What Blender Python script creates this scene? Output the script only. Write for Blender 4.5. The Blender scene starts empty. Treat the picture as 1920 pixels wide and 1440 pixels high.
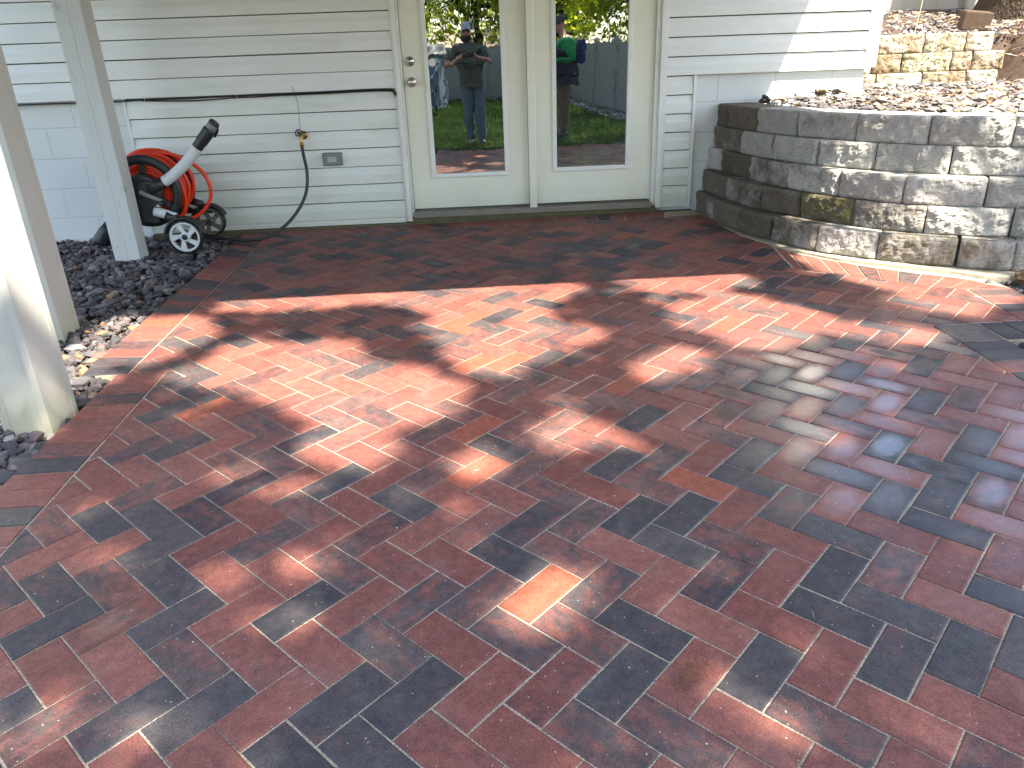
import bpy, bmesh, math, json
import numpy as np
from mathutils import Vector, Matrix, noise as mnoise

# ------------------------------------------------------------------ camera, sky, sun
S = bpy.context.scene
COL = S.collection
CAMP = Vector((0.0, -6.26, 1.26))
RC = Matrix(((0.99783376, 0.05396327, -0.03762645), (-0.05612678, 0.39998393, -0.91480197), (-0.03431572, 0.91493214, 0.40214626)))
cam = bpy.data.cameras.new('camera'); cam.sensor_width = 36; cam.lens = 26.59
cam.clip_start = 0.003; cam.clip_end = 500
camo = bpy.data.objects.new('camera', cam); COL.objects.link(camo)
camo.matrix_world = Matrix.Translation(CAMP) @ RC.to_4x4()
S.camera = camo
SX, SY = 0.377, 0.60            # how far the sunlight travels to -x and to +y for each metre it falls
sun_dir = Vector((SX, -SY, 1)).normalized()
EL = math.asin(sun_dir.z); AZ = math.atan2(sun_dir.x, sun_dir.y)
w = bpy.data.worlds.new('World'); S.world = w; w.use_nodes = True
nt = w.node_tree; bg = nt.nodes['Background']
sky = nt.nodes.new('ShaderNodeTexSky'); sky.sky_type = 'NISHITA'; sky.sun_disc = False
sky.sun_elevation = EL; sky.sun_rotation = AZ; sky.air_density = 1.0; sky.dust_density = 1.0; sky.ozone_density = 1.0
hs = nt.nodes.new('ShaderNodeHueSaturation'); hs.inputs['Saturation'].default_value = 0.85; nt.links.new(sky.outputs[0], hs.inputs['Color']); nt.links.new(hs.outputs[0], bg.inputs[0]); bg.inputs[1].default_value = 0.135
sl = bpy.data.lights.new('sun', 'SUN'); sl.energy = 4.9; sl.angle = math.radians(0.53); sl.color = (1.0, 0.915, 0.77)
so = bpy.data.objects.new('sun', sl); COL.objects.link(so); so.rotation_euler = sun_dir.to_track_quat('Z', 'Y').to_euler()
S.view_settings.view_transform = 'Standard'; S.view_settings.look = 'None'; S.view_settings.gamma = 1
S.view_settings.exposure = 2.28
S.cycles.max_bounces = 8; S.cycles.diffuse_bounces = 4; S.cycles.glossy_bounces = 4; S.cycles.transmission_bounces = 4

rng = np.random.default_rng(7)
DATA = json.loads(r'''{"cls":[[-10,11,0,0.08],[-8,7,1,0.08],[-9,8,1,0.08],[-10,9,1,0.08],[-5,8,1,0.08],[-10,5,1,0.08],[-9,4,1,0.08],[-8,3,1,0.08],[-7,4,0,0.08],[-8,9,0,0.3],[-6,7,0,0.08],[-6,5,1,0.3],[-7,10,1,0.5],[-10,7,0,0.5],[-8,11,1,0.68],[-7,6,1,0.68],[-9,12,1,0.68],[-9,10,0,0.92],[-6,9,1,0.92],[-7,8,0,0.92],[-11,8,0,0.92],[-9,6,0,0.92],[-8,5,0,0.92],[-7,2,1,0.92],[-5,4,1,0.08],[-3,2,1,0.08],[-4,1,0,0.08],[-4,5,0,0.3],[-4,7,1,0.08],[-5,0,1,0.3],[-4,-1,1,0.08],[-3,4,0,0.68],[-4,3,1,0.68],[-2,3,0,0.68],[-5,6,0,0.92],[-3,6,1,0.68],[-2,1,1,0.68],[-6,3,0,0.92],[-5,2,0,0.92],[-6,1,1,0.92],[1,0,0,0.08],[2,-3,1,0.08],[1,-2,1,0.08],[-1,-2,0,0.08],[-1,-4,1,0.08],[-4,-3,0,0.08],[-1,2,0,-0.3],[-3,0,0,0.3],[3,-2,0,0.08],[-1,0,1,0.5],[0,1,0,0.68],[2,-1,0,0.68],[-3,-2,1,0.68],[-2,-3,1,0.68],[0,-1,1,0.92],[-2,-1,0,0.92],[0,-3,0,0.92],[6,-5,0,0.08],[1,-4,0,0.08],[5,-6,1,0.08],[2,-7,1,0.08],[3,-8,1,0.08],[-2,-5,0,0.08],[-1,-6,0,0.08],[1,-6,1,0.08],[5,-4,0,0.5],[0,-7,0,0.5],[0,-5,1,0.68],[4,-3,0,0.92],[6,-7,1,0.92],[3,-4,1,0.92],[4,-5,1,0.92],[2,-5,0,0.92],[3,-6,0,0.92],[4,-7,0,0.92],[-1,18,0,-0.3],[-2,15,0,0.08],[0,11,1,0.08],[-4,13,0,0.3],[-2,11,0,0.08],[-3,10,1,0.08],[-3,8,0,0.08],[-7,12,0,0.08],[-3,14,1,0.3],[-4,15,1,0.3],[-1,16,1,0.3],[-5,10,0,0.3],[-2,17,1,0.5],[-3,18,1,0.5],[-2,13,1,0.5],[-2,9,1,0.5],[-5,14,0,0.5],[-2,7,0,0.5],[-1,14,0,0.68],[-1,12,1,0.68],[-3,12,0,0.68],[-1,10,0,0.92],[-4,11,1,0.68],[-4,9,0,0.68],[-2,19,0,0.92],[-3,16,0,0.92],[0,15,1,0.68],[0,13,0,0.92],[-5,12,1,0.92],[-6,11,0,0.92],[6,9,1,0.08],[3,8,1,0.08],[0,9,0,0.08],[1,6,1,0.08],[4,3,1,0.08],[4,5,0,0.08],[-1,4,1,0.08],[2,1,1,0.08],[4,9,0,-0.3],[2,7,0,-0.3],[7,8,1,0.3],[2,9,1,0.3],[-1,6,0,0.3],[0,5,0,0.3],[2,5,1,0.3],[-2,5,1,0.3],[5,10,1,0.5],[5,8,0,0.5],[5,6,1,0.5],[6,5,1,0.5],[3,6,0,0.5],[1,8,0,0.5],[3,4,1,0.5],[1,2,1,0.5],[3,10,0,0.68],[1,4,0,0.68],[2,3,0,0.68],[4,7,1,0.92],[0,7,1,0.92],[5,4,0,0.92],[0,3,1,0.92],[3,2,0,0.92],[10,5,1,0.08],[9,4,0,0.08],[11,4,1,0.08],[12,1,0,0.08],[7,2,0,0.08],[10,-1,0,0.08],[8,-1,1,0.08],[7,-2,0,0.08],[5,-2,1,0.08],[6,1,1,-0.3],[10,1,1,0.3],[8,3,1,0.3],[9,0,0,0.3],[12,-1,1,0.68],[5,0,0,0.3],[12,3,1,0.5],[5,2,1,0.5],[4,-1,1,0.5],[10,3,0,0.68],[11,2,0,0.68],[13,0,0,0.68],[9,2,1,0.68],[11,0,1,0.92],[9,-2,1,0.92],[6,-1,0,0.68],[6,3,0,0.68],[8,5,0,0.92],[8,1,0,0.92],[7,0,1,0.92],[4,1,0,0.92],[3,0,1,0.92],[6,-3,1,0.92],[21,0,0,0.08],[17,0,0,0.08],[19,-2,0,0.08],[18,-3,1,0.08],[19,-4,1,0.08],[15,0,1,0.08],[17,-2,1,0.08],[14,-1,0,0.08],[13,-2,1,0.08],[15,-4,1,0.08],[17,-4,0,0.08],[16,-5,1,0.08],[12,-3,0,0.08],[10,-3,1,0.08],[14,-5,0,0.08],[13,-6,1,0.08],[17,2,1,0.3],[18,1,1,0.3],[15,2,0,0.5],[10,-5,0,0.5],[20,1,0,0.68],[18,3,0,0.68],[19,0,1,0.68],[20,-1,1,0.68],[16,-1,1,0.68],[14,-3,1,0.68],[16,-3,0,0.68],[19,2,0,0.92],[21,-2,1,0.92],[16,1,0,0.92],[18,-1,0,0.92],[14,1,1,0.92],[15,-2,0,0.92],[13,-4,0,0.92],[11,-2,0,0.92],[11,-4,1,0.92],[12,-5,1,0.92],[8,-3,0,0.92],[9,-4,0,0.92],[3,24,1,0.92],[6,21,1,0.92],[4,23,1,0.92],[7,24,1,0.68],[8,23,1,0.68],[2,27,0,0.68],[-1,20,1,0.68],[1,18,1,0.68],[3,16,1,0.08],[4,15,1,0.08],[2,23,0,0.08],[4,19,1,0.08],[11,16,1,-0.3],[9,12,0,-0.3],[8,13,0,-0.3],[12,17,0,-0.3],[10,13,1,0.08],[13,14,1,0.08],[13,18,1,0.08],[10,17,1,0.92],[12,15,1,0.92],[14,13,1,0.92],[10,11,0,0.92],[13,16,0,0.92],[11,20,1,0.68],[8,15,1,0.68],[7,10,0,0.68],[7,12,1,0.3],[8,9,0,0.3],[18,7,0,-0.3],[10,7,0,-0.3],[20,7,1,0.08],[16,7,1,0.08],[23,8,1,0.08],[12,7,1,0.08],[19,10,0,0.08],[20,11,1,0.92],[18,9,1,0.92],[19,14,0,0.92],[24,9,0,0.92],[24,7,1,0.92],[22,9,1,0.68],[21,8,0,0.68],[21,6,1,0.68],[12,5,0,0.68],[14,5,1,0.68],[14,7,0,0.3],[15,6,0,0.3]],"st":[[19,0,1,1.0,0.35],[18,-1,0,1.0,0.35],[16,-1,1,0,0.5],[16,-3,0,0.8,0.35],[17,0,0,0.5,0.3],[20,1,0,0.5,0.3],[11,-2,0,0,1.0],[11,-4,1,0,1.0],[14,-1,0,0,0.5],[15,2,0,0,0.5],[18,1,1,0,0.5],[10,3,0,0.9,0.3],[12,3,1,0.7,0.2],[7,-2,0,0,0.8],[6,-1,0,0,0.4],[10,-1,0,0,0.4],[-1,-2,0,0.55,0],[10,-5,0,0,0.9],[18,3,0,0.35,0.3]],"lit":[[[-1.275,-1.761],[-0.64,-1.676],[0.387,-1.693],[0.58,-2.01],[0.307,-2.309],[0.373,-2.539],[0.07,-2.403],[-0.045,-2.471],[0.009,-2.681],[-0.15,-2.769],[-0.267,-2.517],[-0.189,-2.36],[-0.345,-2.168],[-0.6,-2.026],[-0.902,-2.053]],[[-1.474,-1.853],[-1.082,-1.763],[-0.892,-1.743],[-0.78,-2.054],[-1.074,-2.1],[-1.389,-2.047]],[[-0.098,-2.664],[0.175,-2.589],[0.441,-2.673],[0.621,-2.74],[0.412,-2.927],[0.251,-3.038],[0.097,-3.202],[0.003,-3.128],[-0.121,-2.915]],[[-1.152,-2.613],[-0.888,-2.727],[-0.739,-2.677],[-0.54,-2.985],[-0.384,-3.071],[-0.235,-3.154],[-0.112,-3.343],[-0.151,-3.543],[-0.295,-3.619],[-0.416,-3.648],[-0.352,-3.866],[-0.423,-3.915],[-0.583,-3.857],[-0.642,-3.749],[-0.591,-3.58],[-0.806,-3.354],[-1.083,-3.151],[-1.299,-3.061],[-1.397,-2.986],[-1.259,-2.879],[-1.242,-2.673]],[[-1.776,-2.515],[-1.767,-2.168],[-1.534,-2.207],[-1.385,-2.459],[-1.519,-2.63],[-1.576,-2.832],[-1.739,-2.74]],[[0.83,-1.836],[1.183,-1.726],[1.502,-1.726],[1.567,-2.084],[1.228,-2.18],[1.082,-2.153]],[[1.083,-2.396],[1.345,-2.3],[1.567,-2.434],[1.68,-2.588],[1.77,-2.77],[1.545,-2.926],[1.349,-3.037],[1.192,-2.978],[1.135,-2.823],[1.046,-2.651]],[[0.685,-3.228],[0.898,-3.036],[1.042,-3.058],[0.952,-3.206],[0.78,-3.33]],[[0.242,-3.689],[0.368,-3.669],[0.458,-3.761],[0.479,-3.87],[0.34,-3.892],[0.252,-3.799]],[[-0.073,-3.957],[-0.006,-3.889],[0.049,-3.953],[-0.027,-4.053]],[[0.045,-4.741],[0.19,-4.604],[0.251,-4.645],[0.118,-4.779]],[[2.078,-1.503],[2.361,-1.733],[2.622,-2.004],[2.904,-2.226],[2.835,-2.564],[2.566,-2.696],[2.465,-2.788],[2.232,-2.513],[2.356,-2.383],[2.227,-2.153],[2.109,-1.845]],[[1.63,-2.571],[1.716,-2.737],[1.939,-2.869],[2.1,-2.963],[2.176,-3.04],[1.939,-3.101],[1.692,-2.882],[1.521,-2.854]],[[0.484,-5.115],[0.561,-5.093],[0.597,-5.125],[0.516,-5.16]],[[-1.95,-2.488],[-2.022,-2.626],[-1.879,-3.039],[-1.81,-2.927],[-1.83,-2.582]],[[-1.07,-5.034],[-1.038,-4.964],[-0.993,-4.983],[-0.984,-5.069]],[[-0.542,-4.443],[-0.456,-4.4],[-0.402,-4.445],[-0.47,-4.5]],[[1.975,-0.807],[2.04,-0.951],[2.106,-1.06],[2.04,-0.921]],[[2.062,-0.986],[2.126,-1.078],[2.224,-1.231],[2.166,-1.146]],[[2.48,-1.388],[2.75,-1.513],[2.879,-1.668],[2.6,-1.538]],[[2.074,-1.0],[2.17,-1.152],[2.277,-1.318],[2.182,-1.181]],[[2.219,-1.222],[2.292,-1.328],[2.39,-1.479],[2.327,-1.389]],[[2.067,-0.921],[2.161,-1.128],[2.198,-1.186],[2.129,-1.035]],[[2.106,-1.026],[2.39,-1.478],[2.529,-1.647],[2.381,-1.478],[2.201,-1.205]],[[2.438,-1.528],[2.486,-1.551],[2.559,-1.643],[2.503,-1.612]],[[2.731,-1.664],[2.82,-1.705],[2.933,-1.842],[2.836,-1.795]],[[2.175,-1.139],[2.27,-1.316],[2.369,-1.47],[2.28,-1.326]],[[2.245,-1.281],[2.575,-1.649],[2.7,-1.802],[2.382,-1.489]],[[2.826,-1.763],[2.993,-1.851],[3.11,-1.992],[2.971,-1.926]],[[2.138,-1.022],[2.21,-1.178],[2.292,-1.311],[2.236,-1.188]],[[2.193,-1.14],[2.492,-1.644],[2.58,-1.784],[2.313,-1.346]],[[2.433,-1.561],[2.874,-1.878],[2.998,-2.018],[2.54,-1.727]],[[-2.7,-3.0],[-1.95,-3.1],[-1.95,-2.6],[-2.7,-2.6]],[[-2.05,-2.5],[-1.85,-2.5],[-1.85,-2.1],[-2.05,-2.1]],[[1.9,-0.2],[2.3,-0.9],[2.75,-1.35],[3.3,-1.6],[5.0,-1.6],[5.6,2.6],[1.7,2.6],[1.7,0.3]]],"lat":[0.7866550200729443,0.08413722787987225,10.747150580566846,6.79100605874662]}''')

# ------------------------------------------------------------------ patio plane
PA = Matrix(((0.99998457, 0.00090454, -0.00548130), (-0.00098018, 0.99990413, -0.01381244), (0.00546828, 0.01381760, 0.99988958)))
PS = 1.3436
def L2W(x, y, z=0.0):           # patio coordinates (metres) -> world
    return CAMP + PA @ Vector((x, y, z - PS))
def pz(x, y):                   # height of the patio plane at a world x, y
    n = (PA[0][2], PA[1][2], PA[2][2])
    return CAMP.z + (-PS - n[0]*(x-CAMP.x) - n[1]*(y-CAMP.y))/n[2]

# ------------------------------------------------------------------ helpers
def link(o, parent=None):
    COL.objects.link(o)
    if parent is not None:
        o.parent = parent
        o.matrix_parent_inverse = Matrix.Identity(4)
    return o
def thing(name, label, cat, loc, group=None, kind=None):
    o = bpy.data.objects.new(name, None); COL.objects.link(o); o.location = loc
    o.empty_display_size = 0.1
    tag(o, label, cat, group, kind); return o
def tag(o, label=None, cat=None, group=None, kind=None):
    if label: o['label'] = label
    if cat: o['category'] = cat
    if group: o['group'] = group
    if kind: o['kind'] = kind
    return o
def wloc(o):
    v = Vector(o.location)
    while o.parent is not None:
        o = o.parent; v = v + Vector(o.location)
    return v
class MB:
    def __init__(s): s.v = []; s.f = []; s.sm = []
    def add(s, vs, fs, smooth=False):
        b = len(s.v); s.v += [tuple(v) for v in vs]; s.f += [tuple(b+i for i in f) for f in fs]; s.sm += [smooth]*len(fs); return s
    def box(s, a, b, bev=0.0, rot=0.0, tilt=None):
        a = Vector(a); b = Vector(b); bm = bmesh.new()
        bmesh.ops.create_cube(bm, size=1.0)
        c = (a+b)/2; d = b-a
        for v in bm.verts: v.co = Vector((v.co.x*d.x, v.co.y*d.y, v.co.z*d.z))
        if bev > 0: bmesh.ops.bevel(bm, geom=list(bm.edges), offset=bev, segments=2, affect='EDGES', profile=0.6)
        M = Matrix.Translation(c) @ Matrix.Rotation(rot, 4, 'Z')
        if tilt: M = M @ Matrix.Rotation(tilt[0], 4, 'X') @ Matrix.Rotation(tilt[1], 4, 'Y')
        bm.transform(M); bm.verts.index_update()
        s.add([v.co for v in bm.verts], [[v.index for v in f.verts] for f in bm.faces]); bm.free(); return s
    def tube(s, pts, r, n=12, cap=True, flat=1.0, closed=False):
        pts = [Vector(p) for p in pts]; N = len(pts)
        rr = r if isinstance(r, (list, tuple)) else [r]*N
        T = []
        for i in range(N):
            a = pts[(i-1) % N] if closed else pts[max(i-1, 0)]
            b = pts[(i+1) % N] if closed else pts[min(i+1, N-1)]
            T.append((b-a).normalized())
        u = T[0].orthogonal().normalized(); vs = []
        for i in range(N):
            u = (u - T[i]*u.dot(T[i])).normalized(); w_ = T[i].cross(u)
            for k in range(n):
                a = 2*math.pi*k/n
                vs.append(pts[i] + (u*math.cos(a)*flat + w_*math.sin(a))*rr[i])
        fs = []
        for i in range(N if closed else N-1):
            j = (i+1) % N
            for k in range(n):
                fs.append((i*n+k, i*n+(k+1) % n, j*n+(k+1) % n, j*n+k))
        s.add(vs, fs, True)
        if cap and not closed:
            b = len(s.v)-len(vs)
            s.f.append(tuple(b+k for k in reversed(range(n)))); s.f.append(tuple(b+(N-1)*n+k for k in range(n))); s.sm += [False, False]
        return s
    def lathe(s, prof, origin, axis=(0, 1, 0), n=32, smooth=True, closed=False):
        # prof: (distance along axis, radius)
        ax = Vector(axis).normalized(); u = ax.orthogonal().normalized(); w_ = ax.cross(u); o = Vector(origin)
        vs = []; fs = []; P = len(prof)
        for (d, r) in prof:
            for k in range(n):
                a = 2*math.pi*k/n; vs.append(o + ax*d + (u*math.cos(a)+w_*math.sin(a))*max(r, 1e-5))
        for i in range(P if closed else P-1):
            j = (i+1) % P
            for k in range(n): fs.append((i*n+k, i*n+(k+1) % n, j*n+(k+1) % n, j*n+k))
        return s.add(vs, fs, smooth)
    def prism(s, poly, z0, z1):
        n = len(poly); vs = [(p[0], p[1], z0) for p in poly]+[(p[0], p[1], z1) for p in poly]
        fs = [tuple(reversed(range(n))), tuple(range(n, 2*n))]+[(i, (i+1) % n, n+(i+1) % n, n+i) for i in range(n)]
        return s.add(vs, fs)
    def build(s, name, m, parent=None, loc=None):
        me = bpy.data.meshes.new(name)
        base = wloc(parent) if parent is not None else Vector((0, 0, 0))
        off = base + (Vector(loc) if (loc is not None and parent is not None) else Vector(loc) if loc is not None else Vector((0, 0, 0)))
        if loc is not None and parent is None: off = Vector(loc)
        me.from_pydata([tuple(Vector(v)-off) for v in s.v], [], s.f)
        me.polygons.foreach_set('use_smooth', s.sm); me.materials.append(m)
        bm = bmesh.new(); bm.from_mesh(me); bmesh.ops.recalc_face_normals(bm, faces=bm.faces); bm.to_mesh(me); bm.free()
        me.update()
        o = bpy.data.objects.new(name, me); link(o, parent)
        if loc is not None: o.location = Vector(loc)
        return o
def npmesh(name, V, F, m, attrs=None, smooth=False):
    me = bpy.data.meshes.new(name); V = np.asarray(V, np.float32); F = np.asarray(F, np.int32); k = F.shape[1]
    me.vertices.add(len(V)); me.vertices.foreach_set('co', V.ravel())
    me.loops.add(F.size); me.loops.foreach_set('vertex_index', F.ravel())
    me.polygons.add(len(F)); me.polygons.foreach_set('loop_start', np.arange(0, F.size, k, dtype=np.int32))
    me.polygons.foreach_set('loop_total', np.full(len(F), k, np.int32))
    me.polygons.foreach_set('use_smooth', np.full(len(F), smooth))
    me.update(calc_edges=True)
    if attrs:
        for nm, arr in attrs.items():
            a = me.color_attributes.new(nm, 'FLOAT_COLOR', 'POINT'); a.data.foreach_set('color', np.asarray(arr, np.float32).ravel())
    me.materials.append(m)
    o = bpy.data.objects.new(name, me); COL.objects.link(o); return o
def smooth_path(P, k=6):
    P = [Vector(p) for p in P]; out = []
    for i in range(len(P)-1):
        p0 = P[max(i-1, 0)]; p1 = P[i]; p2 = P[i+1]; p3 = P[min(i+2, len(P)-1)]
        for t in np.linspace(0, 1, k, endpoint=False):
            t2 = t*t; t3 = t2*t
            out.append(0.5*((2*p1)+(p2-p0)*t+(2*p0-5*p1+4*p2-p3)*t2+(3*p1-p0-3*p2+p3)*t3))
    out.append(P[-1]); return out

# ------------------------------------------------------------------ node helpers
class NM:
    def __init__(s, name):
        s.m = bpy.data.materials.new(name); s.m.use_nodes = True; s.t = s.m.node_tree; s.N = s.t.nodes; s.L = s.t.links
        s.b = s.N['Principled BSDF']; s.out = s.N['Material Output']
    def n(s, typ, ins=None, **kw):
        x = s.N.new(typ)
        for k, v in kw.items(): setattr(x, k, v)
        if ins:
            for k, v in ins.items(): s.set(x.inputs[k], v)
        return x
    def set(s, sock, v):
        if isinstance(v, bpy.types.NodeSocket): s.L.new(v, sock)
        else:
            if hasattr(sock.default_value, '__len__') and not hasattr(v, '__len__'): v = (v,)*len(sock.default_value)
            if hasattr(sock.default_value, '__len__') and len(sock.default_value) == 4 and len(v) == 3: v = (*v, 1)
            sock.default_value = v
    def math(s, op, a, b=0.0, c=None, clamp=False):
        x = s.N.new('ShaderNodeMath'); x.operation = op; x.use_clamp = clamp; s.set(x.inputs[0], a); s.set(x.inputs[1], b)
        if c is not None: s.set(x.inputs[2], c)
        return x.outputs[0]
    def mix(s, f, a, b, mode='MIX'):
        x = s.N.new('ShaderNodeMix'); x.data_type = 'RGBA'; x.blend_type = mode; s.set(x.inputs[0], f); s.set(x.inputs[6], a); s.set(x.inputs[7], b); return x.outputs[2]
    def noise(s, vec, scale, detail=3, rough=0.55, dist=0.0):
        x = s.n('ShaderNodeTexNoise', {'Scale': scale, 'Detail': detail, 'Roughness': rough, 'Distortion': dist})
        if vec is not None: s.L.new(vec, x.inputs['Vector'])
        return x.outputs['Fac']
    def obj(s): return s.n('ShaderNodeTexCoord').outputs['Object']
    def mapv(s, vec, scale=(1, 1, 1), loc=(0, 0, 0)):
        x = s.n('ShaderNodeMapping', {'Scale': scale, 'Location': loc}); s.L.new(vec, x.inputs['Vector']); return x.outputs[0]
    def ramp(s, f, lo, hi):   # smooth 0..1
        x = s.N.new('ShaderNodeMapRange'); x.interpolation_type = 'SMOOTHSTEP'; s.set(x.inputs[0], f); s.set(x.inputs[1], lo); s.set(x.inputs[2], hi); return x.outputs[0]
    def bump(s, h, strength=0.3, dist=0.002, normal=None):
        x = s.n('ShaderNodeBump', {'Height': h, 'Strength': strength, 'Distance': dist})
        if normal is not None: s.L.new(normal, x.inputs['Normal'])
        return x.outputs[0]
    def done(s, col=None, rough=None, normal=None, spec=None, metal=None):
        if col is not None: s.set(s.b.inputs['Base Color'], col)
        if rough is not None: s.set(s.b.inputs['Roughness'], rough)
        if normal is not None: s.L.new(normal, s.b.inputs['Normal'])
        if spec is not None: s.set(s.b.inputs['Specular IOR Level'], spec)
        if metal is not None: s.b.inputs['Metallic'].default_value = metal
        return s.m

def plain(name, col, rough=0.5, metal=0, var=0.12, scale=30, bump=0.1, spec=0.5, bd=0.001):
    k = NM(name); o = k.obj(); f = k.noise(o, scale, 4)
    c = k.mix(f, tuple(x*(1-var) for x in col), tuple(min(1, x*(1+var)) for x in col))
    return k.done(c, k.math('MULTIPLY_ADD', f, 0.15, rough-0.07), k.bump(k.noise(o, scale*6, 3), bump, bd), spec, metal)

def paint(name, col, dirt=(0.32, 0.33, 0.20), amt=0.35, rough=0.42, streak=(1.2, 1.2, 5), zfade=None, wav=0.0):
    """weathered painted or vinyl surface; dirt gathers in blotches"""
    k = NM(name); o = k.obj()
    a = k.noise(k.mapv(o, streak), 2.3, 6, 0.62); b = k.noise(o, 38, 4, 0.7); c0 = k.noise(k.mapv(o, (0.6, 0.6, 9)), 3.1, 4)
    m = k.math('MULTIPLY', k.ramp(a, 0.46, 0.78), amt)
    if zfade:
        z = k.n('ShaderNodeSeparateXYZ', {0: k.n('ShaderNodeNewGeometry').outputs['Position']}).outputs[2]
        zz = k.ramp(k.math('MULTIPLY_ADD', a, 0.35, z), zfade+0.28, 0.12+0.02)
        m = k.math('ADD', m, k.math('MULTIPLY', zz, 0.45), clamp=True)
    m2 = k.math('MULTIPLY', k.ramp(b, 0.60, 0.78), 0.16)
    col2 = k.mix(k.math('MULTIPLY', c0, 0.5), col, tuple(x*0.86 for x in col))
    c = k.mix(m, col2, dirt); c = k.mix(m2, c, (0.25, 0.24, 0.2))
    h = k.math('MULTIPLY_ADD', k.noise(k.mapv(o, (0.25, 0.25, 1.0)), 6, 2), wav, k.math('MULTIPLY', b, 0.08))
    return k.done(c, k.math('MULTIPLY_ADD', a, 0.2, rough-0.1), k.bump(h, 0.5, 0.004), 0.45)

# ------------------------------------------------------------------ materials
def mat_paver():
    k = NM('paver'); at = k.n('ShaderNodeAttribute', attribute_name='pv'); sp = k.n('ShaderNodeSeparateColor', {0: at.outputs['Color']})
    t, rnd, stain = sp.outputs[0], sp.outputs[1], sp.outputs[2]; wet = at.outputs['Alpha']
    uv = k.n('ShaderNodeUVMap', uv_map='UVMap').outputs[0]; o = k.obj()
    shift = k.n('ShaderNodeCombineXYZ', {0: k.math('MULTIPLY', rnd, 91.0), 1: k.math('MULTIPLY', rnd, 57.0), 2: k.math('MULTIPLY', rnd, 13.0)}).outputs[0]
    us = k.n('ShaderNodeVectorMath', {0: uv, 1: shift}, operation='ADD').outputs[0]
    n1 = k.noise(k.mapv(us, (0.9, 2.4, 1)), 1.0, 4, 0.56, 0.8); n2 = k.noise(k.mapv(us, (3.5, 3.5, 1)), 1.6, 4, 0.6)
    nn = k.math('ADD', k.math('MULTIPLY', n1, 0.75), k.math('MULTIPLY', n2, 0.35))
    m = k.math('MULTIPLY_ADD', k.math('SUBTRACT', t, 0.5), 1.55, 0.5); m = k.math('ADD', m, k.math('MULTIPLY', k.math('SUBTRACT', nn, 0.55), 2.5), clamp=True)
    # pure red / pure dark pavers keep mostly to their colour
    m = k.ramp(m, 0.0, 1.0)
    red = k.mix(rnd, (0.190, 0.069, 0.055), (0.255, 0.097, 0.074)); red = k.mix(k.ramp(t, -0.1, -0.3), red, (0.31, 0.092, 0.056))
    dark = k.mix(rnd, (0.048, 0.046, 0.052), (0.088, 0.076, 0.074))
    c = k.mix(m, red, dark)
    fine = k.noise(o, 230, 4, 0.8); c = k.mix(k.ramp(fine, 0.38, 0.62), k.mix(1.0, c, (0.68, 0.68, 0.70), 'MULTIPLY'), k.mix(1.0, c, (1.22, 1.20, 1.18), 'MULTIPLY')); mot = k.noise(o, 34, 4, 0.65); c = k.mix(k.ramp(mot, 0.35, 0.7), k.mix(1.0, c, (0.80, 0.80, 0.82), 'MULTIPLY'), k.mix(1.0, c, (1.10, 1.10, 1.08), 'MULTIPLY'))
    big = k.noise(o, 1.7, 4, 0.6)
    dust = k.math('MULTIPLY', k.ramp(k.noise(o, 520, 2, 0.8), 0.57, 0.70), k.math('MULTIPLY', k.ramp(big, 0.40, 0.68), 0.42)); c = k.mix(dust, c, (0.42, 0.36, 0.30))
    vo = k.n('ShaderNodeTexVoronoi', {'Vector': o, 'Scale': 46.0}, feature='F1'); sz = k.n('ShaderNodeSeparateColor', {0: vo.outputs['Color']}).outputs[0]
    sk = k.math('MULTIPLY', k.math('LESS_THAN', vo.outputs['Distance'], k.math('MULTIPLY', sz, 0.085)), k.math('GREATER_THAN', sz, 0.55)); c = k.mix(k.math('MULTIPLY', sk, 0.75), c, (0.6, 0.54, 0.45))
    haze = k.math('MULTIPLY', k.ramp(k.noise(o, 7.0, 5, 0.65), 0.48, 0.8), 0.16); c = k.mix(haze, c, (0.33, 0.26, 0.22))
    # stain in the middle of a paver
    d = k.n('ShaderNodeVectorMath', {0: k.mapv(uv, (1.0, 1.9, 0))}, operation='LENGTH').outputs['Value']
    sm = k.math('MULTIPLY', k.ramp(k.math('ADD', d, k.math('MULTIPLY', k.math('SUBTRACT', fine, 0.5), 0.7)), 0.78, 0.22), stain); c = k.mix(sm, c, (0.035, 0.018, 0.010))
    gl = k.math('MULTIPLY', k.ramp(k.math('ADD', d, k.math('MULTIPLY', n2, 0.3)), 1.15, 0.35), wet)
    r = k.math('MULTIPLY_ADD', nn, 0.20, 0.44); r = k.math('ADD', r, k.math('MULTIPLY', dust, 0.5)); r = k.math('SUBTRACT', r, k.math('MULTIPLY', gl, 0.24), clamp=True)
    ps = k.n('ShaderNodeNewGeometry').outputs['Position']; dd = k.n('ShaderNodeVectorMath', {0: k.mapv(ps, (0.62, 0.80, 0.0), (-1.085, 2.88, 0.0))}, operation='LENGTH').outputs['Value']
    damp = k.math('MULTIPLY', k.ramp(k.math('ADD', dd, k.math('MULTIPLY', k.math('SUBTRACT', k.noise(ps, 1.6, 4), 0.5), 0.9)), 1.35, 0.45), k.math('MULTIPLY_ADD', rnd, 0.5, 0.5)); damp = k.math('MULTIPLY', damp, k.ramp(k.math('ADD', d, k.math('MULTIPLY', n2, 0.4)), 1.7, 0.5))
    r = k.math('SUBTRACT', r, k.math('MULTIPLY', damp, 0.10), clamp=True)
    h = k.math('ADD', k.math('MULTIPLY', fine, 0.5), k.math('MULTIPLY', k.noise(o, 120, 4, 0.6), 0.5))
    nb = k.bump(h, 0.22, 0.0012); nb = k.bump(k.noise(us, 1.3, 2), 0.35, 0.004, nb)
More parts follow.
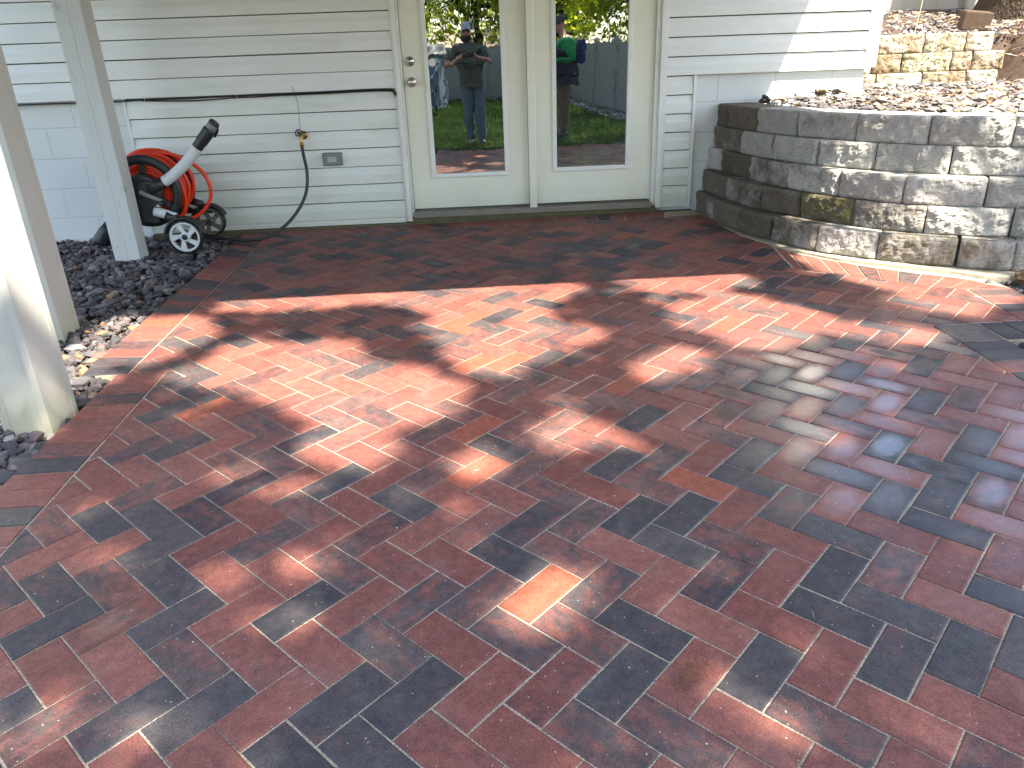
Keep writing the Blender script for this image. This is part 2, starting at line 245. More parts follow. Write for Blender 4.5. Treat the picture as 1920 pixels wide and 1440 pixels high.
    k.b.inputs['Coat Weight'].default_value = 0.0; k.set(k.b.inputs['Coat Weight'], k.math('ADD', k.math('MULTIPLY_ADD', gl, 0.9, 0.03), k.math('MULTIPLY', damp, 0.9), clamp=True)); k.set(k.b.inputs['Coat Roughness'], k.math('MULTIPLY_ADD', gl, -0.10, 0.22)); k.b.inputs['Coat IOR'].default_value = 1.95
    return k.done(c, r, nb, 0.16)
def mat_sand():
    k = NM('joint_sand'); o = k.obj(); a = k.noise(o, 300, 3, 0.8); b = k.noise(o, 6, 4)
    c = k.mix(k.ramp(a, 0.40, 0.62), (0.20, 0.155, 0.11), (0.70, 0.59, 0.44)); c = k.mix(k.math('MULTIPLY', k.ramp(b, 0.50, 0.72), 0.55), c, k.mix(0.6, c, (0.07, 0.055, 0.045)))
    return k.done(c, 0.9, k.bump(a, 0.8, 0.004), 0.2)
def mat_stone(name, cols, scale=30, attr='rc', rough=0.8, dirt=None):
    k = NM(name); at = k.n('ShaderNodeAttribute', attribute_name=attr).outputs['Color']; o = k.obj()
    f = k.noise(o, scale, 5, 0.65); f2 = k.noise(o, scale*7, 3, 0.7)
    c = k.mix(k.math('MULTIPLY', f, 0.7), at, k.mix(0.6, at, (0.03, 0.03, 0.035))); c = k.mix(k.ramp(f2, 0.62, 0.8), c, k.mix(0.4, c, (0.5, 0.48, 0.45)))
    return k.done(c, rough, k.bump(k.math('ADD', f, k.math('MULTIPLY', f2, .4)), 0.7, 0.004), 0.3)
def mat_block(name='split_face_concrete', warm=0.0):
    k = NM(name); at = k.n('ShaderNodeAttribute', attribute_name='bk'); sp = k.n('ShaderNodeSeparateColor', {0: at.outputs['Color']})
    t, rnd, moss = sp.outputs[0], sp.outputs[1], sp.outputs[2]; o = k.n('ShaderNodeNewGeometry').outputs['Position']
    n1 = k.noise(o, 6.5, 5, 0.62, 0.3); n2 = k.noise(o, 34, 5, 0.7); n3 = k.noise(o, 150, 3, 0.75)
    light = k.mix(rnd, (0.40, 0.38, 0.345), (0.53, 0.51, 0.47)) if warm == 0 else k.mix(rnd, (0.40, 0.345, 0.26), (0.52, 0.47, 0.38))
    dark = k.mix(rnd, (0.125, 0.102, 0.076), (0.18, 0.15, 0.115)) if warm == 0 else (0.17, 0.11, 0.06)
    m = k.math('ADD', k.math('MULTIPLY_ADD', k.math('SUBTRACT', t, 0.5), 1.5, 0.5), k.math('MULTIPLY', k.math('SUBTRACT', k.math('ADD', k.math('MULTIPLY', n1, 0.7), k.math('MULTIPLY', n2, 0.3)), 0.5), 2.7), clamp=True)
    c = k.mix(k.ramp(m, 0.1, 0.9), light, dark); c = k.mix(k.math('MULTIPLY', k.ramp(n3, 0.45, 0.7), 0.35), c, k.mix(0.5, c, (0.05, 0.04, 0.03)))
    c = k.mix(k.math('MULTIPLY', k.ramp(n2, 0.66, 0.8), 0.35), c, (0.6, 0.58, 0.55))
    mm = k.math('MULTIPLY', k.ramp(k.math('ADD', n2, k.math('MULTIPLY', moss, 0.16)), 0.56, 0.78), k.math('MINIMUM', k.math('MULTIPLY', moss, 1.3), 1.0)); c = k.mix(mm, c, (0.13, 0.13, 0.03))
    h = k.math('ADD', k.math('MULTIPLY', n2, 1.0), k.math('MULTIPLY', n3, 0.45))
    return k.done(c, 0.88, k.bump(h, 1.0, 0.018), 0.25)
def mat_leaf(name, a, b, trans=0.45):
    k = NM(name); at = k.n('ShaderNodeAttribute', attribute_name='lc').outputs['Fac']
    c = k.mix(at, a, b); k.set(k.b.inputs['Base Color'], c); k.b.inputs['Roughness'].default_value = 0.5
    tr = k.n('ShaderNodeBsdfTranslucent', {'Color': k.mix(0.5, c, k.mix(1.0, c, (2.4, 2.2, 0.8), 'MULTIPLY'))}); mx = k.n('ShaderNodeMixShader', {0: trans})
    k.L.new(k.b.outputs[0], mx.inputs[1]); k.L.new(tr.outputs[0], mx.inputs[2]); k.L.new(mx.outputs[0], k.out.inputs[0]); return k.m
def mat_bark(name, a=(0.055, 0.042, 0.03), b=(0.17, 0.135, 0.10)):
    k = NM(name); o = k.obj(); v = k.mapv(o, (16, 16, 3.0)); f = k.n('ShaderNodeTexVoronoi', {'Vector': k.n('ShaderNodeVectorMath', {0: v, 1: k.n('ShaderNodeTexNoise', {'Vector': o, 'Scale': 5.0}).outputs['Color']}, operation='ADD').outputs[0], 'Scale': 2.4}, feature='DISTANCE_TO_EDGE').outputs['Distance']
    g = k.ramp(f, 0.0, 0.5); c = k.mix(g, a, b); c = k.mix(k.noise(o, 40, 4), c, k.mix(0.6, c, a))
    return k.done(c, 0.9, k.bump(g, 1.0, 0.03), 0.2)
def mat_glass():
    k = NM('dark_door_glass'); o = k.obj()
    n = k.noise(k.mapv(o, (1.0, 1.0, 0.55)), 4.2, 3, 0.55, 0.6); n2 = k.noise(k.mapv(o, (1, 1, 1.8)), 15, 2, 0.5)
    bp = k.bump(k.math('ADD', n, k.math('MULTIPLY', n2, 0.06)), 0.30, 0.0022)
    gl = k.n('ShaderNodeBsdfGlossy', {'Color': (0.93, 0.97, 0.95, 1), 'Roughness': 0.004, 'Normal': bp}); df = k.n('ShaderNodeBsdfDiffuse', {'Color': (0.012, 0.014, 0.015, 1)})
    mx = k.n('ShaderNodeMixShader', {0: 0.36}); k.L.new(df.outputs[0], mx.inputs[1]); k.L.new(gl.outputs[0], mx.inputs[2]); k.L.new(mx.outputs[0], k.out.inputs[0]); return k.m
def mat_post_wood():
    k = NM('weathered_painted_post'); o = k.obj(); s = k.n('ShaderNodeSeparateXYZ', {0: o}); g = k.noise(k.mapv(o, (22, 22, 1.1)), 2, 5, 0.6, 0.5); b = k.noise(o, 9, 4)
    wob = k.noise(k.mapv(o, (0.2, 0.2, 2.1)), 2.0, 3, 0.7); d = k.math('ABSOLUTE', k.math('SUBTRACT', s.outputs[0], k.math('MULTIPLY_ADD', wob, 0.035, -0.012)))
    crack = k.math('MULTIPLY', k.ramp(d, 0.0022, 0.0004), 0.55); c = k.mix(g, (0.49, 0.50, 0.475), (0.62, 0.62, 0.585)); c = k.mix(k.ramp(b, 0.62, 0.75), c, (0.40, 0.39, 0.34)); c = k.mix(crack, c, (0.10, 0.10, 0.09))
    vo = k.n('ShaderNodeTexVoronoi', {'Vector': o, 'Scale': 6.5}, feature='F1'); kn = k.ramp(vo.outputs['Distance'], 0.055, 0.03); c = k.mix(k.math('MULTIPLY', kn, 0.8), c, (0.28, 0.24, 0.19))
    h = k.math('SUBTRACT', k.math('MULTIPLY', g, 0.3), crack)
    return k.done(c, 0.6, k.bump(h, 0.5, 0.004), 0.35)
def mat_blockwall():
    k = NM('painted_block_foundation'); o = k.obj(); v = k.n('ShaderNodeSeparateXYZ', {0: o}); xy = k.n('ShaderNodeCombineXYZ', {0: v.outputs[0], 1: v.outputs[2], 2: 0.0}).outputs[0]
    br = k.n('ShaderNodeTexBrick', {'Vector': k.mapv(xy, (1, 1, 1), (0.12, 0.062, 0)), 'Scale': 1.0, 'Mortar Size': 0.005, 'Mortar Smooth': 0.6, 'Brick Width': 0.452, 'Row Height': 0.226, 'Color1': (1, 1, 1, 1), 'Color2': (1, 1, 1, 1), 'Mortar': (0, 0, 0, 1)})
    j = br.outputs['Fac']; n = k.noise(o, 60, 4, 0.7); n0 = k.noise(o, 3, 4)
    c = k.mix(n0, (0.62, 0.64, 0.62), (0.70, 0.71, 0.68)); c = k.mix(k.math('MULTIPLY', j, 0.32), c, (0.36, 0.37, 0.38)); c = k.mix(k.math('MULTIPLY', k.ramp(n, .6, .8), 0.25), c, (0.45, 0.45, 0.42))
    h = k.math('SUBTRACT', k.math('MULTIPLY', n, 0.35), j)
    return k.done(c, 0.6, k.bump(h, 0.55, 0.004), 0.35)
M_paver = mat_paver(); M_sand = mat_sand(); M_block = mat_block(); M_blockw = mat_block('weathered_tan_concrete', 1.0)
M_rock = mat_stone('river_and_trap_rock', None); M_chip = mat_stone('sunlit_rock_chips', None, 40)
M_siding = paint('white_vinyl_siding', (0.78, 0.78, 0.74), (0.42, 0.43, 0.33), 0.20, 0.4, (0.8, 0.8, 4), None, 0.9)
M_sidlow = paint('white_vinyl_siding_lower', (0.77, 0.78, 0.725), (0.36, 0.38, 0.26), 0.32, 0.42, (0.8, 0.8, 3), 0.42, 0.9)
M_trim = paint('white_trim', (0.79, 0.79, 0.735), (0.38, 0.37, 0.25), 0.25, 0.4, (2, 2, 2), 0.3)
M_door = paint('ivory_door_paint', (0.80, 0.79, 0.655), (0.33, 0.33, 0.22), 0.10, 0.33, (2.4, 2.4, 1.6), 0.24)
M_found = mat_blockwall(); M_glass = mat_glass(); M_wpost = mat_post_wood()
M_vpost = paint('white_wrapped_post', (0.48, 0.47, 0.42), (0.40, 0.36, 0.20), 0.22, 0.35, (3, 3, 0.8), 0.08)
M_wood = plain('grey_weathered_sill', (0.20, 0.18, 0.14), 0.8, 0, 0.3, 12, 0.4, 0.3)
M_footing = plain('mossy_concrete', (0.105, 0.095, 0.05), 0.9, 0, 0.5, 14, 0.6, 0.2, 0.004)
M_strip = plain('concrete_edging', (0.36, 0.32, 0.24), 0.9, 0, 0.35, 26, 0.8, 0.2, 0.004)
M_metal = plain('satin_nickel', (0.55, 0.52, 0.46), 0.28, 1.0, 0.08, 40, 0.02)
M_brass = plain('brass', (0.45, 0.30, 0.12), 0.35, 1.0, 0.2, 60, 0.1)
M_silver = plain('silver_plastic', (0.60, 0.61, 0.60), 0.5, 0.0, 0.06, 20, 0.02)
M_black = plain('black_plastic', (0.018, 0.020, 0.022), 0.42, 0, 0.25, 40, 0.15)
M_rubber = plain('black_rubber', (0.012, 0.012, 0.014), 0.5, 0, 0.3, 60, 0.2)
M_orange = plain('orange_hose', (0.80, 0.052, 0.013), 0.36, 0, 0.12, 30, 0.06)
M_bhose = plain('dark_garden_hose', (0.010, 0.010, 0.016), 0.3, 0, 0.25, 50, 0.1)
M_cable = plain('black_cable', (0.014, 0.013, 0.014), 0.4, 0, 0.25, 50, 0.1)
M_graybox = plain('grey_outlet_plastic', (0.20, 0.21, 0.22), 0.35, 0, 0.15, 60, 0.1)
M_grayclear = plain('frosted_outlet_window', (0.42, 0.42, 0.38), 0.3, 0, 0.25, 160, 0.1)
M_deck = plain('deck_lumber', (0.30, 0.24, 0.17), 0.75, 0, 0.25, 8, 0.3)
M_soil = plain('bare_soil', (0.070, 0.055, 0.042), 0.95, 0, 0.5, 22, 0.9, 0.1, 0.02)
M_lawn = plain('lawn_soil', (0.035, 0.055, 0.015), 0.95, 0, 0.4, 8, 0.8, 0.1, 0.02)
M_hill = plain('leaf_littered_slope', (0.12, 0.085, 0.065), 0.95, 0, 0.7, 30, 1.0, 0.1, 0.02)
M_fence = plain('tan_vinyl_fence', (0.44, 0.40, 0.33), 0.5, 0, 0.08, 6, 0.05)
M_gfence = plain('grey_vinyl_fence', (0.30, 0.29, 0.27), 0.5, 0, 0.1, 6, 0.05)
M_bark = mat_bark('ridged_bark', (0.05, 0.036, 0.025), (0.125, 0.095, 0.065)); M_bark2 = mat_bark('smooth_bark', (0.03, 0.025, 0.02), (0.09, 0.075, 0.055))
M_leaf = mat_leaf('maple_leaf', (0.035, 0.075, 0.012), (0.08, 0.13, 0.02)); M_leaf2 = mat_leaf('sunny_leaf', (0.09, 0.18, 0.015), (0.50, 0.52, 0.04), 0.8)
M_grass = mat_leaf('grass_blade', (0.03, 0.07, 0.015), (0.09, 0.15, 0.03), 0.3)
M_skin = plain('skin', (0.42, 0.21, 0.14), 0.5, 0, 0.08, 30, 0.05)
M_shirt = plain('olive_grey_tshirt', (0.085, 0.088, 0.068), 0.9, 0, 0.15, 14, 0.3); M_jeans = plain('faded_blue_jeans', (0.10, 0.14, 0.18), 0.9, 0, 0.25, 10, 0.3)
M_cap = plain('grey_white_cap', (0.40, 0.42, 0.46), 0.85, 0, 0.5, 28, 0.2); M_hair = plain('dark_beard', (0.03, 0.02, 0.015), 0.9, 0, 0.3, 60, 0.4)
M_shoe = plain('grey_shoe', (0.12, 0.13, 0.15), 0.7, 0, 0.2, 20, 0.2); M_green = plain('green_sleeve', (0.01, 0.26, 0.07), 0.8, 0, 0.15, 14, 0.2)
M_vest = plain('navy_vest', (0.012, 0.014, 0.028), 0.8, 0, 0.2, 14, 0.2); M_khaki = plain('brown_trousers', (0.15, 0.10, 0.06), 0.9, 0, 0.2, 10, 0.3)
M_bluepack = plain('blue_pack', (0.01, 0.035, 0.16), 0.7, 0, 0.2, 14, 0.2)
M_shed = plain('blue_grey_shed', (0.13, 0.17, 0.24), 0.7, 0, 0.1, 6, 0.1); M_white = plain('white_paint', (0.72, 0.72, 0.70), 0.5, 0, 0.05, 8, 0.05)
M_roof = plain('pale_pink_roof', (0.55, 0.42, 0.36), 0.7, 0, 0.15, 5, 0.2)

# ------------------------------------------------------------------ ground
g = MB(); g.add([(-60, -80, -0.13), (60, -80, -0.13), (60, 60, -0.13), (-60, 60, -0.13)], [(0, 1, 2, 3)])
tag(g.build('ground', M_lawn), kind='structure')
# soil under the left rock bed and beside the walk, following the patio's fall
bed = MB(); bed.add([(-8, -5.5, pz(-8, -5.5)-0.06), (-1.2, -5.5, pz(-1.2, -5.5)-0.06), (-1.2, 0.02, -0.055), (-8, 0.02, -0.055)], [(0, 1, 2, 3)])
tag(bed.build('rock_bed_soil', M_soil), kind='structure')
bed = MB(); bed.add([(2.15, -4.2, -0.075), (9, -4.2, -0.075), (9, -1.2, -0.045), (2.15, -1.9, -0.05)], [(0, 1, 2, 3)])
tag(bed.build('side_path_soil', M_soil), kind='structure')

# ------------------------------------------------------------------ patio of herringbone pavers
def clip(subj, edge_pts):
    out = subj
    n = len(edge_pts)
    for i in range(n):
        a = edge_pts[i]; b = edge_pts[(i+1) % n]; inp = out; out = []
        if not inp: break
        side = lambda p: (b[0]-a[0])*(p[1]-a[1])-(b[1]-a[1])*(p[0]-a[0])
        for j in range(len(inp)):
            p = inp[j]; q = inp[(j+1) % len(inp)]; sp, sq = side(p), side(q)
            if sp >= 0: out.append(p)
            if (sp >= 0) != (sq >= 0):
                t = sp/(sp-sq); out.append((p[0]+(q[0]-p[0])*t, p[1]+(q[1]-p[1])*t))
    return out
def area(p): return 0.5*sum(p[i][0]*p[(i+1) % len(p)][1]-p[(i+1) % len(p)][0]*p[i][1] for i in range(len(p)))
def clean(p):
    q = []
    for a in p:
        if not q or math.hypot(a[0]-q[-1][0], a[1]-q[-1][1]) > 1e-4: q.append(a)
    while len(q) > 2 and math.hypot(q[0][0]-q[-1][0], q[0][1]-q[-1][1]) < 1e-4: q.pop()
    r = []
    for i in range(len(q)):
        a, b, c = q[i-1], q[i], q[(i+1) % len(q)]
        cr = (b[0]-a[0])*(c[1]-b[1])-(b[1]-a[1])*(c[0]-b[0])
        if abs(cr) > 1e-7: r.append(b)
    return r
def inset(p, d):
    n = len(p); out = []
    for i in range(n):
        a, b, c = p[i-1], p[i], p[(i+1) % n]
        e1 = (b[0]-a[0], b[1]-a[1]); e2 = (c[0]-b[0], c[1]-b[1]); l1 = math.hypot(*e1); l2 = math.hypot(*e2)
        n1 = (-e1[1]/l1, e1[0]/l1); n2 = (-e2[1]/l2, e2[0]/l2)
        k = 1+n1[0]*n2[0]+n1[1]*n2[1]
        if k < 0.15: k = 0.15
        out.append((b[0]+(n1[0]+n2[0])*d/k, b[1]+(n1[1]+n2[1])*d/k))
    return out
LA, LQ, LX, LY = DATA['lat']; U = LQ*PS
def lat2loc(i, j):
    x = (i+LX)*U; y = (j+LY)*U; c, s = math.cos(LA), math.sin(LA)
    return (x*c-y*s, x*s+y*c)
STRIP = [(1.79, 6.16), (1.84, 5.75), (1.90, 5.24), (2.05, 4.80), (2.26, 4.50), (2.52, 4.29), (2.74, 4.12), (2.86, 4.00)]
FIELD = [(-1.478, 0.75), (-1.478, 3.31), (-1.655, 3.31), (-1.655, 5.97), (1.50, 5.985), (1.80, 6.02), (1.84, 5.75), (1.90, 5.24), (1.99, 4.97),
         (1.92, 4.42), (1.98, 4.32), (2.16, 4.22), (2.34, 4.07), (2.50, 3.93), (2.66, 3.84), (2.625, 3.34), (2.18, 3.34), (2.18, 0.75)]
cls = {(a, b, c): t for a, b, c, t in DATA['cls']}; sts = {(a, b, c): (s, w_) for a, b, c, s, w_ in DATA['st']}
PV, PF, PUV, PC = [], [], [], []
def add_paver(poly, t, rnd, stain=0.0, wet=0.0, uvf=None, gap=0.0022):
    poly = clean(poly)
    if len(poly) < 3 or abs(area(poly)) < 4e-4: return
    if area(poly) < 0: poly = poly[::-1]
    a0 = inset(poly, gap*(0.6+0.9*rng.random())); a1 = inset(a0, 0.0036)
    if area(a1) < 1.2e-4 or area(a1) > area(a0): return
    cx = sum(p[0] for p in poly)/len(poly); cy = sum(p[1] for p in poly)/len(poly)
    tx, ty = rng.normal(0, 0.0045, 2); hz = rng.normal(0, 0.0006)
    n = len(a0); b = len(PV)
    def z(p, d): return d + hz + tx*(p[0]-cx) + ty*(p[1]-cy)
    for ring, d in ((a1, 0.0), (a0, -0.0026), (a0, -0.022)):
        for p in ring:
            PV.append(tuple(L2W(p[0], p[1], z(p, d))))
            PUV.append(uvf(p) if uvf else ((p[0]-cx)*9, (p[1]-cy)*9)); PC.append((t, rnd, stain, wet))
    PF.append(tuple(range(b, b+n)))
    for r in (0, 1):
        for i in range(n):
            j = (i+1) % n; PF.append((b+r*n+i, b+(r+1)*n+i, b+(r+1)*n+j, b+r*n+j))
def rand_t():
    x = rng.random()
    return 0.06 if x < 0.36 else 0.28 if x < 0.62 else 0.5 if x < 0.76 else 0.7 if x < 0.88 else 0.92 if x < 0.97 else -0.2
for i in range(-50, 50):
    for j in range(-50, 60):
        k = (i+j) % 4
        if k == 1: rect = [(i, j), (i+2, j), (i+2, j+1), (i, j+1)]; key = (i, j, 0); ctr = (i+1, j+.5)
        elif k == 3: rect = [(i, j), (i+1, j), (i+1, j+2), (i, j+2)]; key = (i, j, 1); ctr = (i+.5, j+1)
        else: continue
        R4 = [lat2loc(*p) for p in rect]
        if not any(-2.1 < p[0] < 3.0 and 0.6 < p[1] < 6.4 for p in R4): continue
        poly = clip(FIELD[::-1] if area(FIELD) < 0 else FIELD, R4)
        if len(poly) < 3: continue
        c0 = lat2loc(*ctr); e = (math.cos(LA), math.sin(LA)) if key[2] == 0 else (-math.sin(LA), math.cos(LA))
        uvf = lambda p, c0=c0, e=e: (((p[0]-c0[0])*e[0]+(p[1]-c0[1])*e[1])/U, (-(p[0]-c0[0])*e[1]+(p[1]-c0[1])*e[0])/U)
        s_, w_ = sts.get(key, (0.0, 0.0))
        t = cls.get(key, rand_t()); t = min(t, 0.92)*(0.90 if t > 0.6 else 1)*(0.86 if 2.3 < c0[1] < 4.35 else 1)+(0.13 if c0[1] > 4.35 and t > 0 else 0)  # deck shade put into the colour: darker under it, redder in the sunlit band
        if w_ == 0 and rng.random() < 0.15: w_ = 0.3*rng.random()
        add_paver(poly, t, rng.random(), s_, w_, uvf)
def ladder(outer, inner, n, ts=None):
    """bricks between two polylines, as a soldier course"""
    def samp(P, f):
        L = [0]
        for a, b in zip(P[:-1], P[1:]): L.append(L[-1]+math.hypot(b[0]-a[0], b[1]-a[1]))
        d = f*L[-1]
        for q in range(len(P)-1):
            if d <= L[q+1]+1e-9:
                t = (d-L[q])/(L[q+1]-L[q]); return (P[q][0]+(P[q+1][0]-P[q][0])*t, P[q][1]+(P[q+1][1]-P[q][1])*t)
        return P[-1]
    for q in range(n):
        a, b = q/n, (q+1)/n
        poly = [samp(outer, a), samp(outer, b), samp(inner, b), samp(inner, a)]
        add_paver(poly, ts[q] if ts and q < len(ts) else rand_t(), rng.random())
ladder([(-1.705, 0.75), (-1.705, 3.31)], [(-1.480, 0.75), (-1.480, 3.31)], 23, [.1, .9, .1, .1, .9, .1, .1, .1, .1, .9, .1, .1, .9, .1, .1, .9, .5, .1, .3, .1, .6, .1, .1])
ladder([(-1.880, 3.313), (-1.880, 6.17)], [(-1.657, 3.313), (-1.657, 5.97)], 25, [.9, .8, .1, .6, .1, .1, -.3, .1, .9, .3, .8, .1, .9, .9, .1])
ladder([(-1.88, 6.172), (1.56, 6.20)], [(-1.657, 5.972), (1.50, 5.987)], 30)
ladder([(2.00, 4.92), (2.06, 4.75), (2.13, 4.64), (2.20, 4.55), (2.26, 4.47), (2.33, 4.39), (2.40, 4.32), (2.49, 4.24), (2.58, 4.16), (2.68, 4.09), (2.77, 4.01), (2.83, 3.90)],
       [(1.93, 4.43), (1.98, 4.325), (2.07, 4.29), (2.16, 4.225), (2.25, 4.15), (2.34, 4.075), (2.44, 3.98), (2.55, 3.90), (2.665, 3.845)], 11, [.1, .3, .1, .3, .1, .5, .1, .7, .4, .1, .1])
ladder([(2.665, 3.84), (2.626, 3.342)], [(2.90, 3.80), (2.85, 3.342)], 4, [.6, .1, .9, .1])
ladder([(2.18, 3.336), (2.18, 0.75)], [(2.40, 3.336), (2.40, 0.75)], 23, [.9, .8, .85, .95, .1, .9, .1])
ladder([(2.404, 3.338), (4.5, 3.338)], [(2.404, 3.115), (4.5, 3.115)], 18, [.95, .9, .95])
add_paver([(2.83, 3.90), (2.90, 3.80), (2.665, 3.842)], .1, .4)
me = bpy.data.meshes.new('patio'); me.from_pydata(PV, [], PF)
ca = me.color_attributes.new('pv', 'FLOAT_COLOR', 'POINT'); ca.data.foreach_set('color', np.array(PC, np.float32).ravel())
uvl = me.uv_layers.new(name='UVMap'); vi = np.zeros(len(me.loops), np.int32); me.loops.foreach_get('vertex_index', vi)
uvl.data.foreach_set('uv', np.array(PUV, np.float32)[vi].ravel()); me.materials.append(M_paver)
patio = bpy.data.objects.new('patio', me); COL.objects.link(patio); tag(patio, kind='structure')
sb = MB(); P = [(-1.70, 0.75), (-1.70, 3.31), (-1.876, 3.32), (-1.876, 6.17), (1.80, 6.20), (1.85, 5.75), (1.91, 5.24), (2.06, 4.80), (2.27, 4.50), (2.53, 4.29), (2.75, 4.12), (2.88, 3.98), (2.90, 3.80), (2.86, 3.34), (4.5, 3.34), (4.5, 3.11), (2.40, 3.11), (2.40, 0.75)]
sb.add([L2W(p[0], p[1], -0.0040) for p in P]+[L2W(p[0], p[1], -0.06) for p in P], [tuple(range(len(P)))]+[(i, (i+1) % len(P), len(P)+(i+1) % len(P), len(P)+i) for i in range(len(P))])
tag(sb.build('joint_sand', M_sand), kind='structure')

# ------------------------------------------------------------------ the house
H = thing('house', 'white vinyl sided house wall with glass double doors opening on the patio', 'house', (0.5, 0.3, 0))
def siding(x0, x1, z0, z1, y, exp, name, m, first=None, cap=True):
    b = MB(); z = z0; xs = np.linspace(x0, x1, max(2, int((x1-x0)/0.25)+1))
    prof = [(0.0, 0.006), (0.004, -0.0165), (0.012, -0.0185), (0.50, -0.0175), (0.54, -0.0165), (0.70, -0.0095), (0.85, -0.0045), (0.944, -0.0030), (0.946, 0.006)]
    rr = np.random.default_rng(int(abs(x0*100))+5)
    while z < z1-0.01:
        e = min(exp, z1-z); rows = []; wob = rr.normal(0, 0.0007, len(xs)); wz = np.cumsum(rr.normal(0, 0.0004, len(xs)))
        vs = []; fs = []
        for (f, yy) in prof:
            for q, x in enumerate(xs): vs.append((x, y+yy+wob[q]*(1-abs(2*f-1))*(yy < 0), z+f*e+wz[q]*(1 if f < .3 else 0)))
        n = len(xs)
        for r_ in range(len(prof)-1):
            for q in range(n-1): fs.append((r_*n+q, r_*n+q+1, (r_+1)*n+q+1, (r_+1)*n+q))
        b.add(vs, fs, False); z += e
    return b.build(name, m, H)
EX = 0.1345
siding(-7.5, -0.552, 1.034, 4.7, -0.012, EX, 'upper_siding', M_siding)
siding(1.545, 3.105, 1.046, 4.7, -0.012, EX+0.002, 'upper_siding', M_siding)
siding(-0.552, 1.545, 2.22, 4.7, -0.012, EX, 'upper_siding', M_siding)
siding(-2.585, -0.552, 0.055, 1.034, -0.004, 0.1385, 'lower_siding', M_sidlow)
siding(1.545, 1.755, 0.075, 1.046, -0.004, 0.1387, 'lower_siding', M_sidlow)
# solid wall behind: concrete block foundation and framing, with the door opening left free
b = MB(); b.box((-7.5, 0.012, -0.3), (-0.50, 0.22, 1.06)); b.box((1.50, 0.012, -0.3), (3.12, 0.22, 1.06)); b.build('foundation', M_found, H)
b = MB(); b.box((-7.5, 0.0, 1.062), (-0.52, 0.2, 4.7)); b.box((1.52, 0.0, 1.062), (3.12, 0.2, 4.7)); b.box((-0.52, 0.0, 2.24), (1.52, 0.2, 4.7)); b.build('wall_framing', M_trim, H)
b = MB(); b.box((2.98, 0.23, -0.3), (3.12, 8, 1.06)); b.box((2.98, 0.23, 1.062), (3.12, 8, 4.7)); b.build('side_wall', M_siding, H)
b = MB(); b.add([(-7.9, -0.45, 4.7), (3.6, -0.5, 4.7), (3.6, 4, 5.9), (-7.9, 4, 5.9), (-7.9, 8.5, 4.7), (3.6, 8.5, 4.7), (-7.9, -0.5, 4.55), (3.6, -0.5, 4.55), (3.6, 8.5, 4.55), (-7.9, 8.5, 4.55)],
     [(0, 1, 2, 3), (3, 2, 5, 4), (0, 6, 7, 1), (1, 7, 8, 5, 2), (4, 9, 6, 0, 3), (6, 9, 8, 7), (4, 5, 8, 9)]); b.build('roof', plain('grey_shingle', (0.09, 0.085, 0.08), 0.9), H)
# dark room behind the glass
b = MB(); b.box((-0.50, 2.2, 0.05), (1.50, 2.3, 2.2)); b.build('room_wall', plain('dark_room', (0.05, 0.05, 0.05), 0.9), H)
M_sh = plain('building_paper', (0.12, 0.115, 0.10), 0.9)
b = MB(); b.box((-2.584, 0.0035, 0.056), (-0.553, 0.0115, 1.033)); b.build('sheathing', M_sh, H); b = MB(); b.box((1.546, 0.0035, 0.076), (1.756, 0.0115, 1.045)); b.build('sheathing', M_sh, H)
b = MB(); b.box((-7.5, -0.0055, 1.036), (-0.553, -0.0005, 4.69)); b.build('sheathing', plain('building_paper', (0.12, 0.115, 0.10), 0.9), H); b = MB(); b.box((1.546, -0.0055, 1.048), (3.104, -0.0005, 4.69)); b.build('sheathing', plain('building_paper', (0.12, 0.115, 0.10), 0.9), H)
# corner post
b = MB(); b.box((3.105, -0.036, 1.052), (3.185, 0.05, 4.7), 0.003); b.box((3.096, -0.028, 1.054), (3.105, -0.004, 4.7)); b.build('corner_trim', M_trim, H)
# J channels
b = MB(); b.box((-2.604, -0.026, 0.03), (-2.586, 0.012, 1.033), 0.002); b.build('channel_trim', M_trim, H)
b = MB(); b.box((1.757, -0.028, 0.035), (1.782, 0.012, 1.044), 0.002); b.build('channel_trim', M_trim, H)
b = MB(); b.box((-2.60, -0.03, 0.014), (-0.556, 0.010, 0.030), 0.002); b.box((-2.60, -0.021, 0.0305), (-0.556, 0.010, 0.054)); b.build('starter_strip', M_trim, H)
b = MB(); b.box((1.546, -0.03, 0.042), (1.782, 0.010, 0.060), 0.002); b.box((1.546, -0.021, 0.0605), (1.755, 0.010, 0.0745)); b.build('starter_strip', M_trim, H)
b = MB(); b.box((-0.552, -0.032, 0.020), (-0.540, 0.011, 2.22), 0.001); b.build('channel_trim', M_trim, H)
b = MB(); b.box((1.530, -0.032, 0.038), (1.5445, 0.011, 2.22), 0.001); b.build('channel_trim', M_trim, H)
# footing and sill
b = MB(); b.box((-2.59, -0.052, -0.20), (1.80, 0.010, 0.012), 0.006); b.build('footing', M_footing, H)
b = MB(); b.box((-0.505, -0.045, 0.0125), (1.50, 0.012, 0.050), 0.004); b.build('footing', M_footing, H)
b = MB(); b.box((-0.487, -0.062, 0.0515), (1.455, 0.16, 0.095), 0.004, tilt=(0.03, 0)); b.build('threshold', M_wood, H)
